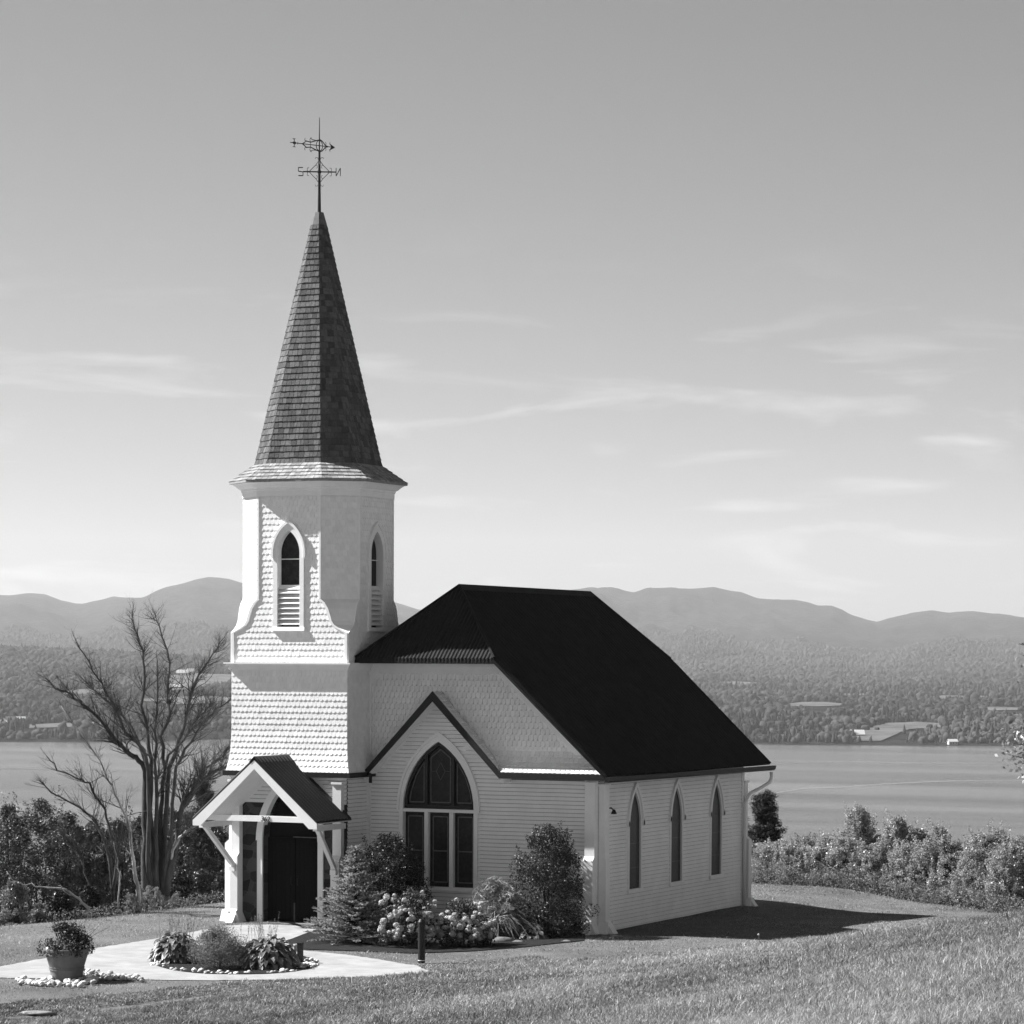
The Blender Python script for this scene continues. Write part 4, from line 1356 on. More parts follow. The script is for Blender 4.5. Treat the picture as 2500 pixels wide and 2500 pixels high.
# ---- right: row of young poplars beyond the lawn
rows = [(1858, 2052, 28, "low leafy sapling tight against the far church corner"), (1905, 2046, 36, "sapling in front of the dark pine beyond the church"), (1965, 2036, 36, "round-topped sapling left of the tallest in the lakeside row"),
        (2030, 2034, 36, "sapling filling the gap just left of the tallest lakeside poplar"), (2097, 1953, 40, "tallest poplar of the lakeside row with a pointed leafy top"), (2150, 2030, 32, "short sapling between the two tallest lakeside poplars"), (2192, 1982, 40, "second tallest lakeside poplar with a narrow pointed top"),
        (2238, 2008, 34, "poplar with a blunt top right beside the second tallest one"), (2297, 2000, 30, "slim lakeside poplar with a single thin leader"), (2345, 2048, 40, "dark rounded bush in the dip of the lakeside row"),
        (2395, 2022, 36, "broad pale sapling right of the dip in the lakeside row"), (2442, 2010, 38, "leafy poplar second from the right end of the lakeside row"), (2498, 2030, 40, "sapling cut by the photo's right edge, last of the lakeside row"), (2560, 2020, 40, "sapling just outside the right end of the lakeside row")]
for i, (px, ty, rp, lab) in enumerate(rows):
    a = (px - 1250) / F
    v = float(np.interp(a, _ed_a, _ed_v)) + 2.3 + (i % 3) * .8
    pos = place(px, v)
    H = top_h(px, ty, pos)
    R = rp / F * v * 1.95
    bush("young_poplar", pos, H, R, 21000, .058, "bank_leaf" if i == 9 else "poplar_leaf", "spire" if i in (4, 6, 8) else "dome", lab, "young tree", "young poplars along the lakeside edge of the lawn", K=300, cr=R * .13, sprigs=70)
for i, (px, ty, rp, lab) in enumerate([(1880, 2062, 40, "low bushy growth at the foot of the dark pine beyond the church"), (1935, 2072, 44, "low pale bush between the first saplings right of the church"), (2000, 2070, 44, "low leafy bush left of the tallest lakeside poplar's foot"),
        (2065, 2062, 44, "low leafy bush under the left side of the tallest lakeside poplar"), (2135, 2060, 46, "low leafy bush under the right side of the tallest lakeside poplar"), (2215, 2066, 46, "low leafy bush under the second tallest lakeside poplar"),
        (2270, 2068, 46, "low leafy bush left of the slim poplar with the single leader"), (2325, 2082, 44, "low leafy bush right of the slim poplar, before the dip"), (2385, 2086, 46, "low pale bush in front of the broad sapling right of the dip"), (2465, 2082, 46, "low leafy bush between the last two lakeside saplings")]):
    a = (px - 1250) / F; v = float(np.interp(a, _ed_a, _ed_v)) + 1.5
    pos = place(px, v); H = top_h(px, ty - (0, 20, 8, 26, 4, 16, 30, 6, 22, 34)[i], pos); R = rp / F * v * 1.5
    bush("lakeside_bush", pos, H, R, 17000, .055, "poplar_leaf", "dome", lab, "bush", "low bushes filling the lakeside edge", K=240, cr=R * .13, sprigs=60, crown="foliage", stemname="stem", z0=0)
# low growth along that edge
def weeds(name, pts, n, h, leaf="weed", size=.07, spread=.5):
    P, S_ = [], []
    pts = np.array(pts)
    k = rng.integers(0, len(pts) - 1, n); t = rng.random(n)[:, None]
    b = pts[k] * (1 - t) + pts[k + 1] * t
    x = b[:, 0] + rng.normal(0, spread, n); y = b[:, 1] + rng.normal(0, spread, n)
    hh = h * (.35 + .9 * fbm(x * 1.3, y * 1.3, 3)) * rng.random(n) ** .8
    P = np.stack([x, y, ground(x, y) + hh], -1)
    V, Fq, s = leaves(P, size * rng.uniform(.6, 1.3, n), rng.uniform(.1, .9, n), 0, .35, .5)
    return tag(link(name, npmesh(name, V, Fq, s), LEAF[leaf]), kind="stuff")
edge = []
for px in np.arange(1820, 2620, 40):
    a = (px - 1250) / F; v = float(np.interp(a, _ed_a, _ed_v)) + .5
    edge.append(place(px, v))
weeds("wild_plants", edge, 15000, .75, spread=.45)
edge = []
for px in np.arange(150, 570, 30):
    a = (px - 1250) / F; v = float(np.interp(a, _ed_a, _ed_v)) + .6
    edge.append(place(px, v))
weeds("wild_plants", edge, 3500, .4, spread=.35)

# ---- pines
def pine(px, v, ty, rp, label, seed):
    pos = place(px, v); H = top_h(px, ty, pos); R = rp / F * v
    r = empty("pine_tree", pos, label, "pine tree")
    m = MB(); m.tube([(0, 0, -.5), (.02, .03, H * .5), (0, 0, H * .96)], [.12, .08, .02], 7); m.build("trunk", MT["bark"], r)
    m = MB(); P, S_ = [], []
    z = H * .12
    while z < H * .98:
        q = 1 - (z / H); L = R * (.35 + 1.0 * q ** .75) * rng.uniform(.7, 1.1)
        for j in range(5):
            th = rng.random() * 6.28
            L2 = L * rng.uniform(.7, 1.15)
            e = np.array((math.cos(th) * L2, math.sin(th) * L2, z + L2 * .45))
            m.tube([(0, 0, z), (e[0] * .5, e[1] * .5, z + L2 * .1), e], [.025, .018, .008], 4)
            for k in range(7):
                c = np.array((0, 0, z)) * (1 - (k + 1) / 7) + e * (k + 1) / 7
                c = c + rng.normal(0, .07, 3)
                nn_ = 60
                P.append(c + rand_unit(nn_) * rng.uniform(.02, .16, nn_)[:, None] * np.array((1, 1, .8))); S_.append(rng.random(nn_))
        z += H * .055
    m.build("branch", MT["bark"], r)
    P = np.concatenate(P); S_ = np.concatenate(S_)
    V, Fq, s = leaves(P, .11 * rng.uniform(.7, 1.3, len(P)), S_, 0, .14, .5)
    link("crown", npmesh("crown", V, Fq, s), LEAF["needle"], r)
pine(1866, 93, 1938, 52, "dark pine rising behind saplings just right of the church", 1)
pine(497, 90, 1893, 42, "dark pine half hidden behind the left slope of the porch roof", 2)

# ---- left bank: dark thicket
bank = [(-40, 1960, 60, 88, "dark thicket tree cut by the photo's left edge"), (22, 1950, 46, 86, "dark tree with a pointed top at the far left of the thicket"), (98, 1938, 60, 87, "broad dark tree, highest of the left thicket, under the thin bare stems"),
        (165, 1972, 48, 86, "dark rounded tree between the broad one and the leaning bare stems"), (225, 1992, 46, 86, "dark tree filling the thicket behind the second bare tree"), (285, 1990, 42, 86, "narrow dark tree just left of the bare tree's trunk"),
        (345, 1980, 44, 88, "dark tree directly behind the bare tree's trunks"), (412, 1962, 44, 88, "rounded dark tree showing between the bare tree's right limbs"), (462, 1968, 44, 87, "dark tree below the half hidden pine"), (520, 2000, 44, 87, "dark tree tucked under the porch eave"), (575, 2030, 40, 88, "dark tree behind the porch's left post")]
for i, (px, ty, rp, v, lab) in enumerate(bank):
    pos = place(px, v); H = top_h(px, ty, pos); R = rp / F * v * 1.7
    bush("thicket_tree", pos, H * 1.03, R, 30000, .066, "bank_leaf", "dome", lab, "tree", "dark trees of the left thicket", K=480, cr=R * .15, sprigs=50, stem=MT["bark"], base_r=.06, z0=.0)
for i, (px, by, rp, h, lab) in enumerate([(35, 2245, 40, 1.35, "glossy bright-leaved shrub in the lower left corner of the thicket"), (95, 2238, 24, .75, "small low bright-leaved shrub beside the glossy one at the lawn's edge"),
                                      (440, 2210, 34, 1.3, "dark undergrowth shrub right of the bare tree's foot"), (495, 2206, 32, 1.2, "undergrowth shrub below the thicket near the porch"), (545, 2200, 30, 1.15, "undergrowth shrub touching the porch's left post"),
                                      (215, 2226, 34, 1.1, "dark low shrub behind the fallen pale branch"), (150, 2236, 34, 1.0, "dark low shrub left of the fallen branch's foot")]):
    a = (px - 1250) / F; v = float(np.interp(a, _ed_a, _ed_v)) + 1.3
    pos = place(px, v); R = rp / F * v
    bush("shrub", pos, h, R, 4200, .07, "bright_leaf" if i < 2 else ("mid_leaf" if i in (3, 4) else "dark_leaf"), "dome", lab, "shrub", None, K=40, sprigs=10, crown="foliage", stemname="stem")
# fluffy little bushes at the bare tree's foot
for i, (px, by, rp, h, lab) in enumerate([(318, 2226, 15, .55, "leftmost of the fluffy round bushes at the bare tree's foot"), (338, 2220, 13, .72, "fluffy bush second from the left at the bare tree's foot"), (362, 2217, 13, .75, "tallest fluffy round bush at the bare tree's foot"),
                                      (383, 2216, 12, .75, "fluffy bush right of the tallest one at the bare tree's foot"), (405, 2214, 13, .5, "low fluffy bush at the right end of the bare tree's row"), (425, 2210, 11, .55, "pale upright tuft beside the fluffy bushes")]):
    a = (px - 1250) / F; v = float(np.interp(a, _ed_a, _ed_v)) - .1 + .15 * i
    pos = place(px, v); R = rp / F * v
    bush("fluffy_bush", pos, h, R, 2200, .035, "fluffy_leaf", "dome", lab, "bush", "fluffy round bushes at the bare tree's foot", K=24, cr=R * .4, sprigs=5, crown="foliage", stemname="stem", base_r=.01)

# ---- bare trees
def twig(mb, p, d, L, r, depth, bend=.35):
    n = 5
    pts, rad = [np.array(p)], [r]
    d = np.array(d, float)
    for i in range(n):
        d = d + rng.normal(0, .15, 3) + np.array((0, 0, .06)); d /= np.linalg.norm(d)
        pts.append(pts[-1] + d * L / n); rad.append(r * (1 - .8 * (i + 1) / n))
    mb.tube(pts, rad, 4)
    if depth > 0:
        for _ in range(rng.integers(2, 5)):
            i = rng.integers(1, n)
            q = d + rng.normal(0, .7, 3); q[2] = abs(q[2]) * .7 + .12; q /= np.linalg.norm(q)
            twig(mb, pts[i], q, L * rng.uniform(.35, .65), rad[i] * .65, depth - 1)

def bare_tree(stems, v0, label, ntw=5, pale=(), name="bare_tree", tw_len=1.0):
    first = stems[0][0][0]
    base = place(first[0], v0)
    r = empty(name, base, label, "bare tree")
    mt, mp_, mtw = MB(), MB(), MB()
    for si, (pts, r0_, r1_, dv) in enumerate(stems):
        n = len(pts)
        W = []
        for i, (px, py) in enumerate(pts):
            k = i / (n - 1)
            W.append(atv(px, py, v0 + dv * k) - base)
        # resample with small wobble
        Q, Rr = [], []
        for i in range(n - 1):
            for k in range(3):
                t = k / 3; tt = (i + t) / (n - 1)
                Q.append(W[i] * (1 - t) + W[i + 1] * t + rng.normal(0, .024, 3)); Rr.append((.8 * r0_ + (r1_ - .8 * r0_) * tt ** .7) * rng.uniform(.92, 1.08))
        Q.append(W[-1]); Rr.append(r1_)
        (mp_ if si in pale else mt).tube(Q, Rr, 7)
        for j in range(ntw):
            i = rng.integers(int(len(Q) * .42), len(Q) - 1)
            ax = Q[min(i + 1, len(Q) - 1)] - Q[i - 1]; ax /= np.linalg.norm(ax)
            d = ax + rng.normal(0, .65, 3); d[2] = abs(d[2]) * .8 + .2; d /= np.linalg.norm(d)
            twig(mtw, Q[i], d, tw_len * rng.uniform(.4, 1.3) * (1.5 - 1.05 * i / len(Q)), min(max(Rr[i] * .4, .008), .022), 3 if rng.random() < .4 else 2)
        ax = Q[-1] - Q[-3]; ax /= np.linalg.norm(ax)
        twig(mtw, Q[-1], ax, tw_len * .38, r1_ * .9, 1)
    mt.build("trunk", MT["bark"], r, smooth=True)
    if mp_.v: mp_.build("pale_limb", MT["palebark"], r, smooth=True)
    mtw.build("twigs", MT["bark"], r)
    return r
bare_tree([
    ([(357, 2192), (354, 2086), (357, 1978), (356, 1878), (335, 1847), (310, 1834), (289, 1813), (248, 1763), (202, 1716), (174, 1698), (133, 1676), (106, 1653)], .15, .014, 1.2),
    ([(362, 2150), (361, 1990), (362, 1880), (352, 1834), (332, 1810), (301, 1782), (273, 1716), (248, 1673), (217, 1617), (186, 1567)], .10, .013, -1.5),
    ([(373, 2190), (369, 2024), (370, 1878), (363, 1810), (345, 1723), (354, 1629), (345, 1592), (329, 1536), (323, 1502)], .11, .012, .8),
    ([(385, 2188), (381, 2085), (382, 1947), (379, 1816), (383, 1723), (384, 1614)], .11, .015, -.6),
    ([(391, 2186), (394, 1993), (401, 1878), (392, 1800), (417, 1744), (411, 1685), (415, 1620), (388, 1524), (376, 1505)], .10, .011, 1.6),
    ([(396, 2180), (417, 2065), (416, 2000), (430, 1872), (466, 1810), (503, 1754), (540, 1723), (568, 1701)], .10, .012, -1.8),
    ([(398, 2150), (413, 1878), (453, 1775), (460, 1707), (484, 1648), (522, 1595), (543, 1561)], .10, .011, 1.5),
    ([(404, 2186), (432, 2049), (446, 1962), (475, 1924), (528, 1884), (556, 1875)], .13, .03, -1.0),
    ([(410, 2140), (430, 2049), (452, 2030), (481, 2015), (515, 1998)], .06, .025, -1.6),
    ([(361, 1880), (335, 1800), (300, 1750), (262, 1712), (232, 1688), (205, 1660)], .07, .012, 2.0),
    ([(420, 2010), (470, 1940), (498, 1880), (540, 1850), (560, 1822)], .06, .012, 1.0),
    ([(400, 1880), (425, 1830), (455, 1800), (468, 1770), (500, 1735), (520, 1715)], .05, .011, -1.0),
], 79.2, "large dead many-stemmed tree with bare grey limbs standing left of the church", ntw=62, pale=(8,), tw_len=1.0)
bare_tree([
    ([(276, 2206), (270, 2102), (248, 2037), (224, 1996), (186, 1965), (124, 1934), (96, 1912)], .085, .012, .8),
    ([(280, 2170), (282, 2086), (270, 2030), (257, 1978), (217, 1916), (186, 1940 - 40), (140, 1878), (115, 1847)], .07, .011, -.8),
    ([(225, 2215), (215, 2150), (200, 2100), (182, 2070), (150, 2040)], .035, .01, .5),
], 77.6, "thin leaning bare tree with two dark stems left of the large dead one", ntw=34, tw_len=.8)
bare_tree([
    ([(339, 2200), (332, 2148), (326, 2086), (311, 2009), (292, 1956), (264, 1900), (242, 1853), (193, 1785), (149, 1723)], .085, .012, -.6),
    ([(328, 2092), (312, 2082), (302, 2070), (297, 2052)], .04, .01, -.6),
    ([(292, 2216), (289, 2133), (284, 2086), (276, 2040)], .035, .01, .2),
], 77.2, "slender bare tree with a pale curved trunk in front of the large dead one", ntw=26, pale=(0, 1, 2), tw_len=.8)
bare_tree([
    ([(224, 2228), (193, 2192), (161, 2176), (124, 2167), (71, 2159), (37, 2156), (16, 2127)], .05, .012, -.2),
    ([(180, 2186), (150, 2160), (110, 2128), (60, 2106)], .02, .008, .4),
    ([(176, 2185), (150, 2170), (142, 2160)], .025, .01, -.3),
], 75.6, "fallen pale bare branch sprawling left along the thicket's edge", ntw=3, pale=(0, 2), name="fallen_branch", tw_len=.6)

# ---- tree at the right edge: only its left branches reach into the photo
def edge_tree():
    v = 62; pos = place(2660, v)
    r = empty("maple_tree", pos, "pale-leaved tree reaching in from the photo's right edge", "tree")
    m = MB(); tr = [np.array((0, 0, -.4)), np.array((.05, 0, 1.8)), np.array((-.05, .1, 3.2)), np.array((0, .1, 5.6))]
    m.tube(tr, [.16, .13, .1, .04], 8); m.build("trunk", MT["bark"], r, smooth=True)
    tg = [(2462, 1842), (2475, 1815), (2490, 1790), (2500, 1765), (2485, 1860), (2510, 1880), (2530, 1830), (2488, 1572), (2510, 1610), (2530, 1650), (2540, 1700), (2560, 1760), (2580, 1860), (2600, 1600), (2640, 1560), (2680, 1640), (2720, 1720), (2760, 1800), (2640, 1800), (2600, 1700), (2700, 1560), (2800, 1700), (2780, 1620), (2720, 1860), (2660, 1720)]
    mb = MB(); P = []
    for i, (px, py) in enumerate(tg):
        e = atv(px, py, v + rng.uniform(-.9, .9)) - pos
        zb = max(1.4, min(5.2, e[2] - abs(e[0]) * .5))
        b = np.array((0, .05, zb))
        mid = (b + e) / 2 + np.array((0, 0, .15)) + rng.normal(0, .05, 3)
        mb.tube([b, mid, e], [.035, .02, .006], 5)
        k = 22 if i == 7 else 170
        t = rng.random(k) ** .5
        q = np.where(t[:, None] < .5, b + (mid - b) * t[:, None] * 2, mid + (e - mid) * (t[:, None] * 2 - 1))
        P.append(q[t > .45] + rng.normal(0, .03 if i == 7 else .17, (int((t > .45).sum()), 3)))
    mb.build("branch", MT["bark"], r)
    P = np.concatenate(P)
    V, Fq, s = leaves(P, .1 * rng.uniform(.6, 1.3, len(P)), rng.random(len(P)), .1, .6)
    link("crown", npmesh("crown", V, Fq, s), LEAF["pale_leaf"], r)
edge_tree()

# ---- planting at the church front
def gp(px, py, dz=0.0):
    q = gpt(px, py); return np.array((q[0], q[1], q[2] + dz))

def spruce(pos, H, R):
    r = empty("blue_spruce", pos, "young blue spruce with pale upturned shoots right of the porch", "spruce")
    m = MB(); m.tube([(0, 0, -.1), (0, 0, H * .95)], [.06, .012], 6); m.build("trunk", MT["greenbark"], r)
    sh = MB(); P, D = [], []
    def shoot(a, d, L):
        P.append(a); D.append(d * L)
    z = .12
    while z < H * .97:
        q = 1 - z / H
        L = R * (q ** 1.25) * 1.05 + .04
        nb = int(9 + 13 * q)
        for j in range(nb):
            th = 6.283 * (j + rng.random() * .8) / nb
            L2 = L * rng.uniform(.6, 1.15)
            d = np.array((math.cos(th), math.sin(th), .08 + .4 * (1 - q) + rng.normal(0, .12)))
            b = np.array((0, 0, max(.05, z + rng.normal(0, .06)))); e = b + d * L2
            sh.tube([b, e], [.012, .004], 3)
            ns = max(2, int(L2 / .085))
            for k in range(ns):
                t = (k + 1) / ns
                if t < .3: continue
                c = b + d * L2 * t
                for sg in (1, -1):
                    sd = d * .55 + np.array((-d[1], d[0], 0)) * sg * rng.uniform(.5, 1.0) + np.array((0, 0, rng.uniform(0, .35)))
                    shoot(c, sd / np.linalg.norm(sd), rng.uniform(.09, .16) * (1.15 - .35 * t))
            shoot(e, d / np.linalg.norm(d), .13)
        z += .105
    shoot(np.array((0, 0, H * .86)), np.array((0, 0, 1.)), H * .15)
    sh.build("branch", MT["greenbark"], r)
    P, D = np.array(P), np.array(D); n = len(P); k = 44
    t = rng.random((n, k, 1)); base = P[:, None] + D[:, None] * t
    Ln = np.linalg.norm(D, axis=1)[:, None, None]
    dn = D[:, None] / Ln
    rad = rng.normal(size=(n, k, 3)); rad -= (rad * dn).sum(-1, keepdims=True) * dn; rad /= np.linalg.norm(rad, axis=-1, keepdims=True)
    nd = dn * .9 + rad * .75; nl = rng.uniform(.018, .03, (n, k, 1))
    w = np.cross(nd, rad); w /= np.linalg.norm(w, axis=-1, keepdims=True)
    tip = base + nd * nl
    V = np.stack([base + w * .006, tip + w * .0028, tip - w * .0028, base - w * .006], 2).reshape(-1, 3)
    s = np.repeat(rng.uniform(.2, .9, n), k)
    link("crown", npmesh("crown", V, np.arange(len(V)).reshape(-1, 4), s), LEAF["spruce_needle"], r)
sp = gp(868, 2302)
spruce(sp, top_h(879, 2070, sp), 1.12)
q = np.array((-5.15, -1.45, 0.)); q[2] = gz(q[0], q[1])
bush("lilac_shrub", q, top_h(945, 2030, q), 1.08, 26000, .048, "dark_leaf", "dome", "large dark shrub in the shade left of the great window, behind the spruce", "shrub", None, K=240, cr=.17, sprigs=30, crown="foliage", stemname="stem", z0=0)
q = np.array((-1.12, -1.0, 0.)); q[2] = gz(q[0], q[1])
bush("tall_shrub", q, top_h(1375, 2008, q), 1.08, 34000, .048, "mid_leaf", "dome", "tall leafy shrub in front of the church wall, right of the great window", "shrub", None, K=340, cr=.19, sprigs=46, crown="foliage", stemname="stem", z0=.0)
q = gp(1208, 2286)
def fountain(name, pos, n, L, leaf, label, cat, w=.012, lean=.9, group=None, h0=0, rad=.1, part="leaves"):
    r = empty(name, pos, label, cat, group)
    th = rng.random(n) * 6.283; sp_ = rng.random(n) ** .6 * lean
    LL = L * rng.uniform(.6, 1.1, n)
    b = np.stack([np.cos(th) * rng.random(n) * rad, np.sin(th) * rng.random(n) * rad, np.full(n, h0)], -1)
    out = np.stack([np.cos(th), np.sin(th), 0 * th], -1); side = np.stack([-np.sin(th), np.cos(th), 0 * th], -1)
    V = []; K_ = 6
    for i in range(K_):
        t = i / (K_ - 1)
        p_ = b + out * (sp_ * LL * (t * .35 + .65 * t ** 2.4))[:, None]
        p_[:, 2] += LL * (t * (1.15 - .15 * sp_) - (sp_ * .85 + .12) * t ** 2.6)
        p_ = p_ + rng.normal(0, .022 * t, p_.shape)
        ww = w * (1 - .85 * t ** 1.5)
        V.append(np.stack([p_ - side * ww, p_ + side * ww], 1))
    V = np.stack(V, 1)                      # n,K,2,3
    idx = np.arange(n * K_ * 2).reshape(n, K_, 2)
    Fq = np.stack([idx[:, :-1, 0], idx[:, :-1, 1], idx[:, 1:, 1], idx[:, 1:, 0]], -1).reshape(-1, 4)
    s = np.repeat(rng.random(n), K_ - 1)
    link(part, npmesh(part, V.reshape(-1, 3), Fq, s), LEAF[leaf], r)
    return r
fountain("ornamental_grass", q, 700, 1.25, "grass_leaf", "arching clump of pale ornamental grass between the hydrangeas and the tall shrub", "ornamental grass", .0105, 1.1, rad=.5)

r_og = [o for o in bpy.data.objects if o.name.startswith("ornamental_grass")][0]
P, sh, Cc = crown_pts(6500, 1.3, PF["dome"], .86, 130, .17, 0)
V, Fq, s_ = leaves(P, .23 * rng.uniform(.6, 1.3, len(P)), sh, .45, .085)
link("foliage", npmesh("foliage", V, Fq, s_), LEAF["grass_leaf"], r_og)

def hydrangea(pos, R, H, heads, label):
    r = empty("hydrangea", pos, label, "hydrangea")
    P, sh, Cc = crown_pts(4200, H * .9, PF["dome"], R * .98, 80, R * .2, .02)
    V, Fq, s = leaves(P, .065 * rng.uniform(.7, 1.3, len(P)), sh, .1, .6)
    stems_mesh(Cc, H, MT["greenbark"], "stem", r, .012)
    link("foliage", npmesh("foliage", V, Fq, s), LEAF["hydr_leaf"], r)
    me = None
    for i in range(3):      # three bloom meshes, many small florets each
        n = 170
        d = rand_unit(n); p_ = d * rng.uniform(.86, 1.03, n)[:, None] * np.array((1, 1, .82))
        V = []
        sx = np.cross(d, rand_unit(n)); sx /= np.linalg.norm(sx, axis=1)[:, None]; sy = np.cross(d, sx)
        for a_, b_ in ((-1, -1), (1, -1), (1, 1), (-1, 1)):
            V.append(p_ + (sx * a_ + sy * b_) * .16 + d * rng.normal(0, .06, n)[:, None])
        V = np.stack(V, 1).reshape(-1, 3)
        Vc = IV * .86 * np.array((1, 1, .82)); bmf = np.concatenate([IF, IF[:, :1]], 1)
        Fq = np.concatenate([np.arange(n * 4).reshape(n, 4)])
        meh = npmesh("flower_head", V, Fq, rng.random(n)); meh.materials.append(MT["fl"])
        BL.append(meh)
    for k in range(heads):
        t = rng.random() ** .7; th = rng.random() * 6.283
        ph = math.acos(1 - t * 1.05) if t < .95 else 1.5
        p_ = np.array((R * math.sin(ph) * math.cos(th), R * math.sin(ph) * math.sin(th), H * (.22 + .78 * max(0.0, math.cos(ph))))) * rng.uniform(.72, 1.12)
        o = bpy.data.objects.new("flower_head", BL[int(rng.integers(len(BL)))]); COL.objects.link(o); o.parent = r
        o.location = p_; q_ = rng.uniform(.045, .08); o.scale = (q_, q_, q_); o.rotation_euler = (rng.normal(0, .3), rng.normal(0, .3), rng.random() * 6)
    return r
BL = []
q = gp(1000, 2312); hydrangea(q, .72, top_h(1000, 2168, q), 110, "hydrangea with round pale blooms behind the dark post, beside the spruce")
q = gp(1135, 2309); hydrangea(q, .72, top_h(1120, 2196, q), 120, "low hydrangea crowded with pale blooms below the great window's right side")

def hosta(pos, n, R, H, L, label, leaf="hosta_leaf", w=.06):
    r = empty("hosta", pos, label, "hosta")
    V, Fq, s = [], [], []
    for i in range(n):
        th = rng.random() * 6.283; ph = math.acos(rng.uniform(.0, 1.0)); k0 = rng.uniform(.72, 1.0)
        o = np.array((math.cos(th), math.sin(th), 0)); sd = np.array((-o[1], o[0], 0))
        LL = L * rng.uniform(.7, 1.2)
        b0 = o * R * math.sin(ph) * k0 + np.array((0, 0, H * (.15 + .85 * math.cos(ph)) * k0))
        up0 = .9 * math.cos(ph) - .15 + rng.normal(0, .2)
        sd = sd + np.array((0, 0, rng.normal(0, .25)))
        fv = len(V)
        for k in range(5):
            t = k / 4
            p_ = b0 + o * LL * (t - .25) * .85 + np.array((0, 0, LL * (up0 * t * .7 - .75 * t * t)))
            ww = w * math.sin(math.pi * (.08 + .9 * t) ** .85) * LL / L
            V += [p_ - sd * ww + np.array((0, 0, .18 * ww)), p_ - np.array((0, 0, .12 * ww)), p_ + sd * ww + np.array((0, 0, .18 * ww))]
        sc_ = rng.random()
        for k in range(4):
            for c in range(2):
                a_ = fv + k * 3 + c
                Fq.append((a_, a_ + 1, a_ + 4, a_ + 3)); s.append(np.clip(sc_ + rng.normal(0, .08), 0, 1))
    V = np.array(V); V[:, 2] = np.maximum(V[:, 2], .01)
    link("leaves", npmesh("leaves", V, np.array(Fq), s), LEAF[leaf], r)
    return r
hosta(gp(1303, 2292), 90, .34, .36, .2, "small bright hosta at the foot of the tall shrub", "bright_leaf", w=.055)
hosta(gp(428, 2350), 420, .52, .68, .2, "broad-leaved hosta at the left end of the round bed")
hosta(gp(655, 2364), 460, .6, .7, .2, "broad-leaved hosta on the right of the round bed, beside the short post")
q = gp(532, 2366)
bush("feathery_shrub", q, top_h(525, 2268, q), .66, 15000, .045, "fern_leaf", "dome", "soft feathery shrub in the middle of the round bed", "shrub", None, K=110, cr=.19, sprigs=14, crown="foliage", stemname="stem", aspect=.25, base_r=.008)
def stalks(px, py, n, ty, label):
    pos = gp(px, py); H = top_h(px, ty, pos)
    r = empty("seeding_grass", pos, label, "grass clump")
    m = MB(); P = []
    for i in range(n):
        a = rng.normal(0, .28, 2); b = np.array((*rng.normal(0, .18, 2), 0)); e = b + np.array((a[0] * .7, a[1] * .5, H * rng.uniform(.65, 1.05)))
        mid = (b + e) / 2 + rng.normal(0, .03, 3)
        m.tube([b, mid, e], [.005, .004, .003], 4)
        k = 22; t = rng.uniform(.72, 1, k)[:, None]
        P.append(b + (e - b) * t + rng.normal(0, .01, (k, 3)))
    m.build("stem", LEAF["straw"], r)
    P = np.concatenate(P); V, Fq, s = leaves(P, .03 * rng.uniform(.6, 1.3, len(P)), rng.random(len(P)), 0, .4, .6)
    link("seed_head", npmesh("seed_head", V, Fq, s), LEAF["straw"], r)
stalks(440, 2330, 26, 2226, "tall thin seeding grass rising behind the bed's left hosta")
stalks(636, 2334, 26, 2234, "tall thin seeding grass in front of the church door")
# posts and lights
m = MB(); q = gp(1029, 2352)
m.lathe([(0, 0), (.078, 0), (.078, .06), (.074, .061), (.074, .08), (.078, .081), (.078, .80), (.085, .82), (.085, .9), (.05, .96), (0, .965)], (0, 0, 0), 16)
r = empty("bollard", q, "dark round bollard on the lawn in front of the hydrangeas", "bollard"); m.build("post", MT["black"], r, smooth=False)
m = MB(); m.lathe([(.079, .058), (.081, .066), (.079, .074)], (0, 0, 0), 16); m.build("band", MT["white"], r)
q = gp(733, 2352); r = empty("garden_post", q, "short dark post at the right end of the round bed", "post")
m = MB(); m.box(-.05, .05, -.05, .05, -.05, .42); m.prism([(-.055, -.055, .42), (.055, -.055, .42), (.055, .055, .42), (-.055, .055, .42)], (0, 0, .03)); m.build("shaft", MT["black"], r)
q = gp(722, 2338); r = empty("garden_light", q, "small pale cup-shaped garden light behind the short post", "garden light")
m = MB(); m.lathe([(0, .0), (.015, .0), (.015, .12), (.03, .14), (.055, .26), (.06, .3), (.045, .3), (.02, .2), (0, .19)], (0, 0, 0), 14); m.build("cup", MT["cobble"], r, smooth=True)
